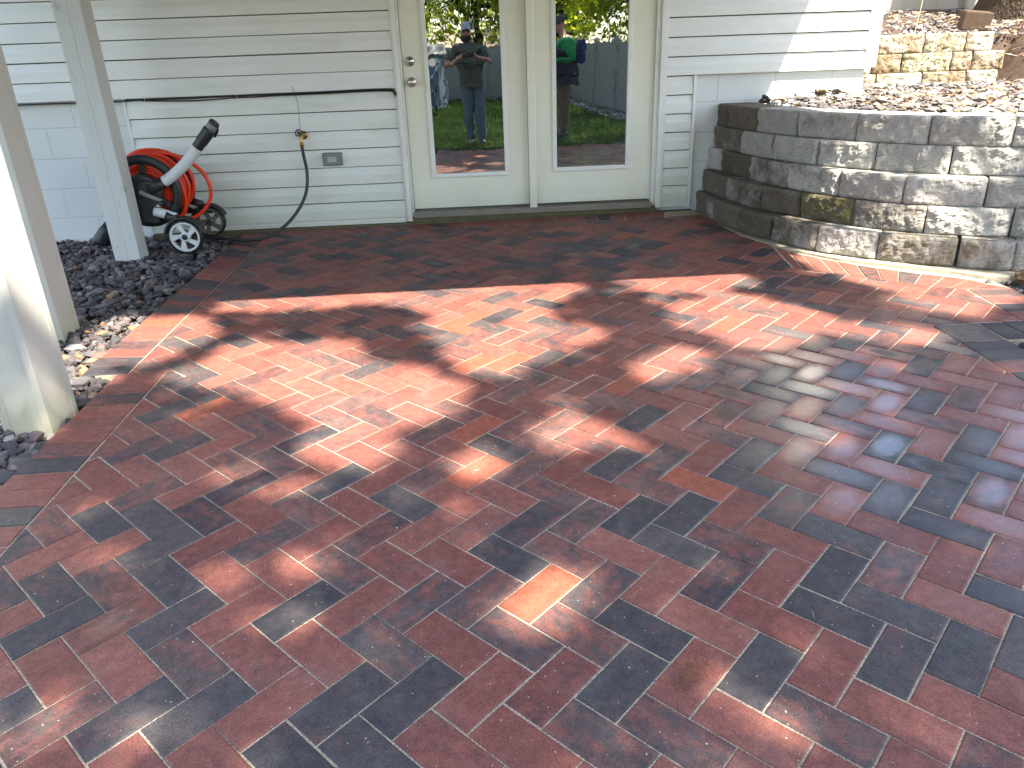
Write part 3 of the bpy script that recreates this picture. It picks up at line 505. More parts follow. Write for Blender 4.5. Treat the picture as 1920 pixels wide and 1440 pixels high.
# door frame
def dframe():
    b = MB(); b.box((-0.5395, -0.045, 0.022), (-0.502, 0.012, 2.19), 0.004); b.box((-0.5015, -0.024, 0.045), (-0.484, 0.17, 2.15), 0.002)
    b.box((1.452, -0.024, 0.062), (1.4855, 0.17, 2.15), 0.002); b.box((1.486, -0.045, 0.040), (1.5295, 0.012, 2.19), 0.004)
    b.box((-0.5395, -0.0452, 2.192), (1.5295, 0.012, 2.235), 0.004); b.box((-0.5, -0.022, 2.1525), (1.484, 0.17, 2.19), 0.002)
    return b.build('door_frame', M_trim, H)
dframe()
b = MB(); b.box((0.459, -0.050, 0.078), (0.517, 0.006, 2.15), 0.006); b.build('centre_mullion', M_door, H)
def panel_with_hole(x0, x1, z0, z1, hx0, hx1, hz0, hz1, y0, y1):
    b = MB(); b.box((x0, y0, z0), (x1, y1, hz0)); b.box((x0, y0, hz1), (x1, y1, z1)); b.box((x0, y0, hz0), (hx0, y1, hz1)); b.box((hx1, y0, hz0), (x1, y1, hz1)); return b
def door(x0, x1, gx0, gx1, gz0, knob, sweep):
    gz1 = 1.96; z0 = 0.112
    d = panel_with_hole(x0, x1, z0, 2.145, gx0-0.012, gx1+0.012, gz0-0.012, gz1+0.012, 0.006, 0.050).build('door', M_door, H, loc=None)
    f = MB()
    for (a, c) in (((gx0-0.034, gz0-0.036), (gx1+0.034, gz0-0.004)), ((gx0-0.034, gz1+0.004), (gx1+0.034, gz1+0.036)), ((gx0-0.034, gz0-0.004), (gx0, gz1+0.004)), ((gx1, gz0-0.004), (gx1+0.034, gz1+0.004))):
        f.box((a[0], -0.010, a[1]), (c[0], 0.018, c[1]), 0.006)
    f.build('glass_frame', M_trim, d)
    gls = MB(); gls.box((gx0-0.005, 0.010, gz0-0.005), (gx1+0.005, 0.022, gz1+0.005)); gobj = gls.build('glass_pane', M_glass, d)
    if sweep:
        s = MB(); s.box((x0+0.004, -0.004, 0.113), (x1-0.02, 0.0055, 0.158), 0.002)
        for q in np.linspace(x0+0.07, x1-0.1, 4): s.lathe([(0, 0.004), (-0.003, 0.003), (-0.0035, 0)], (q, -0.004, 0.146), (0, 1, 0), 10)
        s.build('door_sweep', M_door, d)
    if knob:
        k = MB(); k.lathe([(0, 0.036), (-0.006, 0.036), (-0.010, 0.030), (-0.012, 0.014), (-0.032, 0.012), (-0.038, 0.022), (-0.050, 0.0285), (-0.062, 0.027), (-0.069, 0.018), (-0.071, 0.006), (-0.0712, 0)], (-0.424, 0.006, 1.072), (0, 1, 0), 28); k.build('doorknob', M_metal, d)
        k = MB(); k.lathe([(0, 0.037), (-0.010, 0.036), (-0.017, 0.028), (-0.019, 0.021), (-0.024, 0.020), (-0.026, 0.0)], (-0.426, 0.006, 1.219), (0, 1, 0), 28)
        o = k.build('deadbolt', M_metal, d); k = MB(); k.box((-0.4275, -0.0212, 1.209), (-0.4245, -0.0205, 1.228)); k.build('keyhole', M_black, d)
    return d
dl = door(-0.480, 0.457, -0.286, 0.266, 0.386, True, False)
dr = door(0.519, 1.450, 0.686, 1.240, 0.396, False, True)
st = MB(); st.lathe([(0, 0.0), (0, 0.029), (-0.0008, 0.029), (-0.0009, 0.0)], (-0.257, 0.0098, 1.204), (0, 1, 0), 10, False)
sto = st.build('round_sticker', M_white, dl)
sm_ = MB()
for q, (a, wd) in enumerate(((-0.014, 0.006), (-0.005, 0.005), (0.004, 0.006), (0.013, 0.004))):
    sm_.box((-0.257+a-wd/2, 0.0080, 1.199), (-0.257+a-wd/2+0.0013, 0.0088, 1.210)); sm_.box((-0.257+a-wd/2+0.0014, 0.0080, 1.2085), (-0.257+a+wd/2, 0.0088, 1.210))
sm_.build('sticker_marks', M_metal, sto)

# outlet box and spigot belong to the wall
b = MB(); b.box((-1.166, -0.042, 0.484), (-1.012, -0.016, 0.583), 0.006); ob = b.build('outlet_cover', M_graybox, H)
b = MB(); b.box((-1.157, -0.066, 0.492), (-1.021, -0.0425, 0.577), 0.008); b.tube([(-1.150, -0.052, 0.581), (-1.028, -0.052, 0.581)], 0.006, 8); lid = b.build('outlet_lid', M_graybox, ob)
b = MB(); b.box((-1.122, -0.0685, 0.516), (-1.056, -0.0662, 0.556), 0.001); b.build('outlet_window', M_grayclear, ob)
b = MB(); b.lathe([(0.0, 0.032), (-0.006, 0.032), (-0.008, 0.016), (-0.045, 0.014)], (-1.292, -0.018, 0.722), (0, 1, 0), 20); b.tube(smooth_path([(-1.292, -0.055, 0.725), (-1.297, -0.075, 0.715), (-1.300, -0.085, 0.690), (-1.301, -0.086, 0.668)], 4), [0.015]*5+[0.013]*8, 14); b.tube([(-1.294, -0.06, 0.722), (-1.308, -0.10, 0.742)], 0.007, 10)
sp = b.build('spigot', M_brass, H)
b = MB(); c0 = Vector((-1.311, -0.107, 0.747)); ax = Vector((-0.30, -0.86, 0.42)).normalized(); u = ax.orthogonal().normalized(); v = ax.cross(u)
b.tube([c0+(u*math.cos(a)+v*math.sin(a))*0.024 for a in np.linspace(0, 2*math.pi, 20, endpoint=False)], 0.0048, 8, closed=True)
for a in np.linspace(0, 2*math.pi, 5, endpoint=False): b.tube([c0, c0+(u*math.cos(a)+v*math.sin(a))*0.023], 0.003, 6)
b.lathe([(-0.006, 0), (-0.006, 0.008), (0.006, 0.008), (0.006, 0)], c0, ax, 10); b.build('handle', M_black, sp)
b = MB(); b.lathe([(0, 0.0), (0, 0.017), (-0.012, 0.0175), (-0.014, 0.015), (-0.024, 0.015), (-0.026, 0.0135), (-0.036, 0.0135), (-0.036, 0)], (-1.301, -0.086, 0.668), (0, 0, 1), 16); b.build('hose_coupling', M_brass, sp)

# cables along the siding, hanging wire, hose
def hangpath(P, sag=0.0): return smooth_path(P, 6)
b = MB(); b.tube(hangpath([(-3.9, -0.030, 1.016), (-3.2, -0.030, 1.020), (-2.75, -0.032, 1.016), (-2.45, -0.034, 1.022), (-2.1, -0.036, 1.021), (-1.765, -0.036, 1.027), (-1.50, -0.036, 1.0285), (-1.129, -0.036, 1.029), (-0.8, -0.036, 1.033), (-0.60, -0.036, 1.032), (-0.565, -0.037, 1.024), (-0.547, -0.042, 0.990)]), 0.0058, 8)
tag(b.build('cable', M_cable), 'thicker black cable running straight along the siding lap towards the door frame', 'cable', 'cables on the siding')
b = MB(); b.tube(hangpath([(-2.46, -0.026, 1.016), (-2.2, -0.030, 1.006), (-2.0, -0.034, 1.003), (-1.765, -0.036, 1.013), (-1.62, -0.037, 1.012), (-1.45, -0.037, 1.016), (-1.28, -0.036, 1.017), (-1.0, -0.036, 1.018), (-0.75, -0.036, 1.022), (-0.61, -0.036, 1.019), (-0.570, -0.036, 1.010), (-0.552, -0.041, 0.975)]), 0.0045, 8)
tag(b.build('cable', M_cable), 'thinner black cable sagging just below the straight one on the siding', 'cable', 'cables on the siding')
b = MB(); b.tube(smooth_path([(-1.320, -0.040, 1.075), (-1.312, -0.048, 1.045), (-1.306, -0.050, 1.022), (-1.297, -0.046, 0.960), (-1.299, -0.042, 0.879), (-1.303, -0.045, 0.800), (-1.300, -0.060, 0.745), (-1.296, -0.062, 0.728)], 5), 0.0018, 6)
tag(b.build('wire', M_cable), 'thin loose wire hanging from the cables down to the spigot', 'wire')
for q, x in enumerate((-2.43, -1.745)):
    b = MB(); b.tube([(x+0.012*math.cos(a)*0+x*0, -0.034+0.013*math.sin(a), 1.018+0.014*math.cos(a)) for a in np.linspace(0, 2*math.pi, 14, endpoint=False)], 0.0013, 5, closed=True)
    b.v = [(v[0]+0.0, v[1], v[2]) for v in b.v]; b.tube([(x, -0.047, 1.012), (x+0.006, -0.046, 0.975 if q else 1.0)], 0.0011, 5)
    tag(b.build('cable_tie', M_white), ['small white tie around the cables above the hose reel', 'white zip tie with a long tail on the cables left of the spigot'][q], 'cable tie')
hp = [(-1.301, -0.086, 0.636), (-1.296, -0.088, 0.56), (-1.288, -0.092, 0.47), (-1.298, -0.11, 0.355), (-1.330, -0.135, 0.257), (-1.390, -0.175, 0.165), (-1.462, -0.225, 0.090), (-1.545, -0.285, 0.035), (-1.625, -0.35, 0.010), (-1.70, -0.40, 0.008), (-1.78, -0.405, 0.008), (-1.86, -0.37, 0.008), (-1.95, -0.32, 0.010), (-2.08, -0.33, 0.03), (-2.2, -0.38, 0.09), (-2.26, -0.40, 0.16)]
b = MB(); b.tube(smooth_path(hp, 6), 0.0125, 12)
tag(b.build('garden_hose', M_bhose), 'dark hose curving from the wall spigot down to the reel', 'hose')

# ------------------------------------------------------------------ hose reel on wheels
RL = thing('hose_reel_cart', 'wheeled hose reel wound with orange hose beside the painted square post', 'hose reel', (-2.35, -0.38, 0.0))
HC = Vector((-2.378, 0, 0.421))
def Y(y): return Vector((HC.x, y, HC.z))
def wheel(c, r, yw, rimm=None):
    b = MB(); b.lathe([(-yw, r*0.80), (-yw, r*0.90), (-yw*0.85, r*0.985), (0, r), (yw*0.85, r*0.985), (yw, r*0.90), (yw, r*0.80), (0, r*0.78)], c, (0, 1, 0), 40, True, True); ty = b.build('tyre', M_rubber, RL)
    b = MB(); b.lathe([(-yw*0.85, r*0.74), (-yw*1.06, r*0.76), (-yw*1.06, r*0.865), (yw*0.9, r*0.83), (yw*0.9, r*0.74)], c, (0, 1, 0), 40, True, True)
    b.lathe([(-yw*1.0, r*0.16), (-yw*1.05, r*0.18), (-yw*1.05, r*0.28), (yw*0.9, r*0.28), (yw*0.9, r*0.16)], c, (0, 1, 0), 24, True, True)
    for k in range(5):
        a = 2*math.pi*k/5+0.35; ca_, sa_ = math.cos(a), math.sin(a); a2 = a+0.32
        p0 = Vector(c)+Vector((ca_*r*0.24, -yw*0.9, sa_*r*0.24)); p1 = Vector(c)+Vector((math.cos(a2)*r*0.74, -yw*0.9, math.sin(a2)*r*0.74)); t = (p1-p0).normalized(); nrm = Vector((-t.z, 0, t.x))
        q0, q1 = r*0.085, r*0.16
        b.add([p0+nrm*q0, p0-nrm*q0, p1-nrm*q1, p1+nrm*q1]+[v_+Vector((0, yw*0.9, 0)) for v_ in (p0+nrm*q0, p0-nrm*q0, p1-nrm*q1, p1+nrm*q1)], [(0, 1, 2, 3), (7, 6, 5, 4), (0, 4, 5, 1), (1, 5, 6, 2), (2, 6, 7, 3), (3, 7, 4, 0)])
    b.build('rim', rimm or M_silver, ty)
    b = MB(); b.lathe([(-yw*1.1, 0), (-yw*1.1, r*0.17), (yw*0.8, r*0.17), (yw*0.8, 0)], c, (0, 1, 0), 20); b.build('axle_cap', M_black, ty)
wheel((-2.127, -0.60, 0.097), 0.125, 0.024); wheel((-2.055, -0.23, 0.130), 0.118, 0.024, plain('dusty_dark_rim', (0.10, 0.095, 0.07), 0.5))
def flange(y, r0, r1, th, spokes, hubr, name):
    b = MB(); b.lathe([(-th, r0), (-th*1.3, (r0+r1)/2), (-th, r1), (0, r1+0.006), (th, r1), (th, r0)], Y(y), (0, 1, 0), 56, True, True)
    for k in range(spokes):
        a = 2*math.pi*k/spokes+0.45; d = Vector((math.cos(a), 0, math.sin(a))); n_ = Vector((-d.z, 0, d.x))
        p0 = Y(y)+d*hubr*0.8; p1 = Y(y)+d*(r0+0.01); w0, w1 = 0.030, 0.018
        vs = [p0+n_*w0, p0-n_*w0, p1-n_*w1, p1+n_*w1]; vs = [q+Vector((0, -th*0.6, 0)) for q in vs]+[q+Vector((0, th*0.6, 0)) for q in vs]
        b.add(vs, [(0, 1, 2, 3), (7, 6, 5, 4), (0, 4, 5, 1), (1, 5, 6, 2), (2, 6, 7, 3), (3, 7, 4, 0)])
    b.lathe([(-th, 0), (-th, hubr), (th, hubr), (th, 0)], Y(y), (0, 1, 0), 32)
    return b.build(name, M_black, RL)
flange(-0.515, 0.195, 0.252, 0.012, 6, 0.09, 'front_flange'); flange(-0.235, 0.195, 0.258, 0.012, 6, 0.09, 'back_flange')
b = MB(); b.lathe([(0, 0.085), (0.27, 0.085)], Y(-0.51), (0, 1, 0), 28); b.build('drum', M_black, RL)
b = MB()
for r_, ph in ((0.105, 0), (0.130, 1.3), (0.155, 2.2), (0.180, 0.4), (0.203, 3.0)):
    turns = 8; pts = []
    for q in range(turns*26+1):
        a = 2*math.pi*q/26+ph; y = -0.492+0.232*(q/(turns*26)); rr_ = r_+0.002*math.sin(3*a+ph); pts.append(Y(y)+Vector((math.cos(a)*rr_, 0, math.sin(a)*rr_)))
    b.tube(pts, 0.0135, 9)
def yh(P, ys): return [Vector((p[0], y, p[1])) for p, y in zip(P, ys)]
def ycurve(P, y0, y1): return [Vector((p[0], y0+(y1-y0)*i/(len(P)-1), p[1])) for i, p in enumerate(P)]
b.tube(smooth_path(ycurve([(-2.60, .52), (-2.50, .625), (-2.40, .665), (-2.317, .667), (-2.219, .662), (-2.114, .620), (-2.022, .548), (-1.973, .465), (-1.966, .374), (-1.998, .293), (-2.07, .221), (-2.153, .182), (-2.24, .175), (-2.33, .19)], -0.38, -0.34), 6), 0.0135, 12)
b.tube(smooth_path(ycurve([(-2.60, .50), (-2.52, .60), (-2.435, .652), (-2.316, .648), (-2.218, .592), (-2.158, .494), (-2.138, .397), (-2.142, .315), (-2.179, .235), (-2.25, .19)], -0.44, -0.42), 6), 0.0135, 12)
b.tube(smooth_path(ycurve([(-2.56, .58), (-2.46, .655), (-2.359, .671), (-2.251, .651), (-2.163, .576), (-2.116, .486), (-2.110, .397), (-2.150, .301), (-2.186, .227), (-2.26, .18)], -0.41, -0.38), 6), 0.0135, 12)
b.tube(smooth_path(ycurve([(-2.58, .60), (-2.48, .672), (-2.36, .690), (-2.24, .665), (-2.15, .59), (-2.098, .48), (-2.12, .36), (-2.2, .25)], -0.34, -0.30), 6), 0.0135, 12)
b.build('orange_hose', M_orange, RL)
# side housing with handle collar
b = MB(); b.lathe([(0.012, 0.0), (0.012, 0.130), (-0.010, 0.130), (-0.022, 0.118), (-0.026, 0.085), (-0.020, 0.074), (-0.028, 0.060), (-0.034, 0.045), (-0.036, 0)], Y(-0.545), (0, 1, 0), 40)
poly = [(-2.468, .42), (-2.290, .42), (-2.286, .30), (-2.298, .215), (-2.33, .203), (-2.455, .203), (-2.478, .24)]
vs = [Vector((p[0], -0.578, p[1])) for p in poly]+[Vector((p[0], -0.53, p[1])) for p in poly]; n = len(poly)
b.add(vs, [tuple(range(n)), tuple(reversed(range(n, 2*n)))]+[(i, (i+1) % n, n+(i+1) % n, n+i) for i in range(n)])
b.tube([(-2.33, -0.55, 0.45), (-2.27, -0.55, 0.462), (-2.215, -0.55, 0.490)], [0.058, 0.043, 0.040], 18)
b.build('side_housing', M_black, RL)
b = MB(); b.lathe([(0.0, 0.0), (0.0, 0.115), (0.012, 0.112), (0.02, 0.0)], Y(-0.215), (0, 1, 0), 40); poly = [(-2.468, .42), (-2.290, .42), (-2.18, .31), (-2.06, .25), (-2.03, .19), (-2.30, .20), (-2.455, .203)]; n = len(poly)
vs = [Vector((p[0], -0.215, p[1])) for p in poly]+[Vector((p[0], -0.19, p[1])) for p in poly]; b.add(vs, [tuple(range(n)), tuple(reversed(range(n, 2*n)))]+[(i, (i+1) % n, n+(i+1) % n, n+i) for i in range(n)]); b.build('side_housing', M_black, RL)
b = MB(); b.box((-2.47, -0.53, 0.19), (-2.30, -0.19, 0.215), 0.006); b.build('base_tray', M_black, RL)
b = MB(); b.tube(smooth_path([(-2.222, -0.55, 0.487), (-2.175, -0.55, 0.510), (-2.11, -0.55, 0.555), (-2.045, -0.545, 0.607), (-1.985, -0.54, 0.665), (-1.94, -0.535, 0.715)], 5), 0.0385, 20); b.build('handle_arm', M_silver, RL)
b = MB(); b.tube(smooth_path([(-1.943, -0.535, 0.711), (-1.905, -0.532, 0.752), (-1.865, -0.528, 0.795), (-1.835, -0.525, 0.828)], 4), [0.0395]*4+[0.0435]*5+[0.0445]*3+[0.043], 20, flat=1.0)
gr_ = b.build('handle_grip', M_black, RL)
b = MB(); b.tube([(-1.838, -0.525, 0.826), (-1.816, -0.523, 0.850), (-1.803, -0.522, 0.864)], [0.0365, 0.0365, 0.034], 20); b.build('grip_end', M_graybox, gr_)
b = MB(); b.tube(smooth_path([(-1.806, -0.522, 0.861), (-1.794, -0.521, 0.874), (-1.788, -0.521, 0.880)], 3), [0.038, 0.0385, 0.038, 0.036, 0.034, 0.032, 0.022], 20); b.tube([(-1.780, -0.50, 0.866), (-1.795, -0.495, 0.812), (-1.822, -0.495, 0.775)], 0.010, 8); b.build('release_trigger', M_black, gr_)
b = MB(); d = (Vector((-2.227, -0.61, 0.352))-Vector((-2.378, -0.61, 0.424)))
for tt in (0,):
    p0 = Vector((-2.378, -0.600, 0.424)); p1 = p0+d; nn_ = Vector((-d.z, 0, d.x)).normalized()
    vs = [p0+nn_*.014, p0-nn_*.014, p1-nn_*.011, p1+nn_*.011]; vs += [q+Vector((0, 0.012, 0)) for q in vs]; b.add(vs, [(0, 1, 2, 3), (7, 6, 5, 4), (0, 4, 5, 1), (1, 5, 6, 2), (2, 6, 7, 3), (3, 7, 4, 0)])
b.lathe([(-0.004, 0), (-0.004, 0.016), (0.03, 0.016), (0.03, 0)], (-2.378, -0.600, 0.424), (0, 1, 0), 18)
cr = b.build('crank', M_graybox, RL); b = MB(); b.lathe([(-0.075, 0), (-0.075, 0.012), (-0.07, 0.016), (-0.03, 0.014), (-0.005, 0.016), (0.012, 0.012), (0.012, 0)], (-2.232, -0.602, 0.352), (0, 1, 0), 16); b.build('crank_knob', M_black, cr)
b = MB(); b.tube(smooth_path([(-2.32, -0.572, 0.284), (-2.255, -0.578, 0.266), (-2.175, -0.585, 0.236)], 4), [0.034]*8+[0.032], 18); b.build('leg_tube', M_silver, RL)
b = MB(); b.tube(smooth_path([(-2.22, -0.225, 0.283), (-2.17, -0.225, 0.262), (-2.12, -0.225, 0.238)], 4), 0.028, 18); b.build('leg_tube', M_silver, RL)
def fender(cx, cz, y, r):
    b = MB(); pts = []; n_ = 14
    for q in range(n_+1):
        a = math.radians(168-(168-20)*q/n_); pts.append((math.cos(a), math.sin(a)))
    vs = []
    for (ca_, sa_) in pts:
        for (rr_, yy) in ((r, -0.036), (r+0.016, -0.034), (r+0.020, 0), (r+0.016, 0.034), (r, 0.036)): vs.append((cx+ca_*rr_, y+yy, cz+sa_*rr_))
    b.add(vs, [(q*5+k, q*5+k+1, (q+1)*5+k+1, (q+1)*5+k) for q in range(n_) for k in range(4)]+[(q*5, (q+1)*5, (q+1)*5+4, q*5+4) for q in range(n_)], True)
    b.tube([(cx-0.11, y+0.005, cz+0.155), (cx-0.04, y+0.005, cz+0.13)], [0.034, 0.030], 14); return b.build('fender', M_black, RL)
fender(-2.127, 0.097, -0.60, 0.130); fender(-2.055, 0.130, -0.23, 0.122)
b = MB(); b.tube([(-2.127, -0.60, 0.097), (-2.055, -0.23, 0.130)], 0.008, 8); b.build('axle', M_metal, RL)
b = MB(); b.tube(smooth_path([(-2.44, -0.5, 0.225), (-2.56, -0.5, 0.222), (-2.66, -0.5, 0.205), (-2.715, -0.5, 0.175)], 4), 0.026, 14); b.build('foot_tube', M_silver, RL)
b = MB(); b.tube([(-2.70, -0.5, 0.192), (-2.735, -0.5, 0.145), (-2.775, -0.5, 0.085), (-2.785, -0.5, 0.05)], [0.034, 0.048, 0.060, 0.058], 18); b.build('foot', M_black, RL)
b = MB(); b.box((-2.295, -0.590, 0.318), (-2.268, -0.57, 0.332), 0.003); b.build('latch', M_silver, RL)

# ------------------------------------------------------------------ posts and the deck overhead
DZ = 2.42; YD = -1.90-SY*DZ; XD = 2.03+SX*DZ
def post(x0, x1, y0, y1, z0, z1, label, m, wrap=False):
    t = thing('deck_post', label, 'post', ((x0+x1)/2, (y0+y1)/2, z0), 'posts carrying the deck')
    b = MB(); b.box((x0, y0, z0), (x1, y1, z1), 0.006)
    b.build('shaft', m, t, loc=(0, 0, 0))
    if wrap:
        b = MB(); e = 0.0035; cw = 0.028
        for (cx, sx_) in ((x0, 1), (x1, -1)):
            for (cy, sy_) in ((y0, 1), (y1, -1)):
                b.box((min(cx-sx_*e, cx+sx_*cw), min(cy-sy_*e, cy+sy_*cw), z0+0.01), (max(cx-sx_*e, cx+sx_*cw), max(cy-sy_*e, cy+sy_*cw), z1-0.005), 0.002)
        b.build('corner_trim', m, t)
    return t
post(-2.60, -2.42, -0.76, -0.60, -0.16, DZ, 'grey painted square wood post with a long crack, nearest the house wall', M_wpost)
post(-2.375, -2.19, -2.40, -2.22, -0.16, DZ, 'pale wrapped post in the middle, half hidden behind the nearest sunlit post', M_vpost, True)
p3 = post(-1.915, -1.735, -3.46, -3.25, -0.16, DZ, 'large white wrapped post at the left front, sunlit near the frame edge', M_vpost, True)
D = thing('deck', 'raised wooden deck over the patio, carried by the three posts at left', 'deck', (0, -1.7, DZ))
b = MB()
for q in range(int((-YD)/0.145)):
    y = YD+0.003+q*0.145; b.box((-3.9, y, DZ+0.192), (XD, y+0.1445, DZ+0.228))
b.build('deck_boards', M_deck, D)
b = MB()
for x in np.arange(-3.8, XD-0.1, 0.41): b.box((x, YD+0.05, DZ+0.01), (x+0.04, -0.03, DZ+0.188))
b.build('joists', M_deck, D)
b = MB(); b.box((-3.95, YD-0.001, DZ), (XD, YD+0.04, DZ+0.19)); b.build('rim_joist', M_deck, D)
b = MB(); b.box((XD-0.04, YD+0.042, DZ), (XD, -0.03, DZ+0.19)); b.build('rim_joist', M_deck, D)

# ------------------------------------------------------------------ curved retaining wall
RW = thing('retaining_wall', 'curved five-course retaining wall of grey split-face blocks holding the rock terrace', 'retaining wall', (2.4, -1.2, 0))
HB = 0.165
COURSES = [
 ([(1.81, -.05), (1.835, -.43), (1.89, -.85), (2.015, -1.18), (2.18, -1.54), (2.45, -1.81), (2.80, -2.06), (3.06, -2.20), (3.45, -2.34), (3.85, -2.42)], [.7, .85, .85, .66, .28, .55, .5, .35, .4], [0, 0, .1, .1, .1, .3, 0, 0, 0]),
 ([(1.86, -.02), (1.905, -.50), (2.01, -.94), (2.175, -1.23), (2.38, -1.58), (2.68, -1.88), (3.09, -2.07), (3.50, -2.23), (3.9, -2.33)], [.85, .62, .82, .78, .52, .10, .2, .2], [0, 0, .2, .95, .1, 0, 0, 0]),
 ([(1.90, .01), (1.965, -.17), (2.03, -.62), (2.135, -1.06), (2.32, -1.45), (2.57, -1.78), (2.95, -1.99), (3.38, -2.15), (3.8, -2.26)], [.1, .85, .58, .35, .25, .15, .15, .15], [0, 0, .1, 0, 0, 0, 0, 0]),
 ([(1.94, .01), (2.015, -.43), (2.11, -.82), (2.265, -1.21), (2.50, -1.52), (2.82, -1.80), (3.22, -2.00), (3.65, -2.15)], [.7, .12, .12, .22, .22, .15, .2], [0]*8),
 ([(1.965, .01), (1.985, -.18), (2.06, -.60), (2.20, -.98), (2.42, -1.38), (2.71, -1.71), (3.07, -1.95), (3.5, -2.12), (3.9, -2.23)], [.88, .86, .14, .26, .3, .22, .15, .2], [0]*9),
]
def block(name, p0, p1, z0, hb, t, moss, parent, mat, seed, depth=0.26, amp=0.011, col=None):
    p0 = Vector((*p0, 0)); p1 = Vector((*p1, 0)); d = (p1-p0); L = d.length; d.normalize(); n = Vector((d.y, -d.x, 0))
    if n.dot(Vector((-1, -1, 0))) < 0 and seed >= 0: n = -n
    if seed < 0: n = Vector((0, -1, 0))
    nx, nz = max(8, int(L/0.0115)), 16; vs = []; fs = []; gp = 0.0065; seed = abs(seed)
    for iz in range(nz+1):
        for ix in range(nx+1):
            u = ix/nx; v = iz/nz; x = gp+(L-2*gp)*u; z = 0.0018+(hb-0.0036)*v
            ex = min(x, L-x); ez = min(z, hb-z)
            rnd = 0.028*math.exp(-(ex/0.011)) + 0.012*math.exp(-(ez/0.010)) + 0.010*(2*u-1)**4
            P = p0+d*x+Vector((0, 0, z0+z)); q = P*1.0+Vector((seed*1.7, seed*0.9, 0))
            dis = amp*1.1*mnoise.noise(q*11)+amp*1.1*mnoise.noise(q*24)+amp*0.65*abs(mnoise.noise(q*52))*1.5+amp*0.35*mnoise.noise(q*120)
            jx = 0.0028*mnoise.noise(q*30+Vector((9, 0, 0))) if ix in (0, nx) else 0; jz = 0.0014*mnoise.noise(q*25+Vector((0, 9, 0))) if iz in (0, nz) else 0
            vs.append(P+n*(dis*min(1, min(ex, ez)/0.006+0.35)-rnd)+d*jx*0+Vector((0, 0, -abs(jz))))
    W_ = nx+1
    for iz in range(nz):
        for ix in range(nx): fs.append((iz*W_+ix, iz*W_+ix+1, (iz+1)*W_+ix+1, (iz+1)*W_+ix))
    b0 = len(vs); back = [p0+d*(L*0.10), p0+d*(L*0.90)]
    for z in (z0+0.0018, z0+hb-0.0018):
        for q in back: vs.append(q-n*depth+Vector((0, 0, z)))
    A, B, Cc, Dd = b0, b0+1, b0+2, b0+3
    top = [nz*W_+i for i in range(W_)]; bot = [i for i in range(W_)]; lef = [iz*W_ for iz in range(nz+1)]; rig = [iz*W_+nx for iz in range(nz+1)]
    fs.append(tuple(top+[Dd, Cc])); fs.append(tuple(list(reversed(bot))+[A, B])); fs.append(tuple(lef+[Cc, A])); fs.append(tuple(list(reversed(rig))+[B, Dd])); fs.append((A, Cc, Dd, B))
    m = MB(); m.add(vs, fs, False)
    o = m.build(name, mat, parent)
    a = o.data.color_attributes.new('bk', 'FLOAT_COLOR', 'POINT'); a.data.foreach_set('color', np.tile(np.array([t, (seed*0.377) % 1.0, moss, 1], np.float32), len(o.data.vertices)))
    return o
sd = 1
br = np.random.default_rng(21)
for ci, (pl, ts, ms) in enumerate(COURSES):
    for i in range(len(pl)-1):
        oo = br.normal(0, 0.005); q0 = (pl[i][0]-0.9*oo, pl[i][1]-0.45*oo+br.normal(0, .002)); q1 = (pl[i+1][0]-0.9*oo, pl[i+1][1]-0.45*oo)
        block('block', q0, q1, 0.006+ci*HB, HB, ts[i] if i < len(ts) else .3, ms[i] if i < len(ms) else 0, RW, M_block, sd); sd += 1
# concrete base strip the blocks stand on
b = MB(); ins = [(2.2, .0), (2.25, -.6), (2.35, -.85), (2.5, -1.1), (2.8, -1.4), (3.1, -1.7), (3.3, -1.9)]
out = [tuple(L2W(x, y)[:2]) for x, y in [(1.785, 6.18), (1.815, 5.8), (1.885, 5.24), (2.035, 4.82), (2.255, 4.51), (2.51, 4.30), (2.74, 4.13), (2.86, 4.01), (3.02, 3.93)]]
pl2 = out+[(3.3, -2.45), (3.9, -2.55), (3.9, -1.9)]+ins[::-1]
b.prism(pl2, -0.12, 0.0035); tag(b.build('footing_strip', M_strip, RW), 'pale concrete edging strip')

# terrace ground, upper wall, slope
TZ = 0.79
b = MB(); b.add([(1.98, 0.0, TZ), (2.15, -.55, TZ), (2.3, -.95, TZ), (2.55, -1.35, TZ), (2.85, -1.65, TZ), (3.2, -1.85, TZ), (3.9, -2.1, TZ), (14, -3.4, TZ), (14, 1.45, TZ+0.02), (3.1, 1.25, TZ+0.02), (3.1, 0.0, TZ)], [tuple(range(11))])
tag(b.build('terrace_soil', M_soil), kind='structure')
UW = thing('retaining_wall', 'short three-course sunlit wall of tan mossy blocks beyond the house corner', 'retaining wall', (4.2, 1.1, TZ))
ux = [[3.2, 3.60, 3.78, 4.226, 4.62, 4.885], [3.3, 3.75, 4.03, 4.50, 4.70, 5.01], [3.2, 3.80, 4.235, 4.655, 4.96]]
for ci in range(3):
    xs = ux[2-ci]
    for i in range(len(xs)-1):
        block('block', (xs[i], 1.10+0.02*ci), (xs[i+1], 1.10+0.02*ci), 0.81+ci*0.164-0.02, 0.164, [.45, .3, .55, .35, .5][(i+ci) % 5], [.2, 0, .7, .5, .2, .9][(i*2+ci) % 6], UW, M_blockw, -sd); sd += 1
vs = []; fs = []; nx, ny = 60, 50
for j in range(ny+1):
    for i in range(nx+1):
        x = 2.9+14*i/nx; y = 1.36+8*j/ny; z = 1.245+0.145*(y-1.36)*min(1, 1)+0.03*mnoise.noise(Vector((x*2, y*2, 0)))+0.02*mnoise.noise(Vector((x*6, y*6, 3)))
        if j == 0: z = 0.6
        if j == 1: y = 1.362; z = 1.25+0.02*mnoise.noise(Vector((x*6, y*6, 3)))
        vs.append((x, y, z))
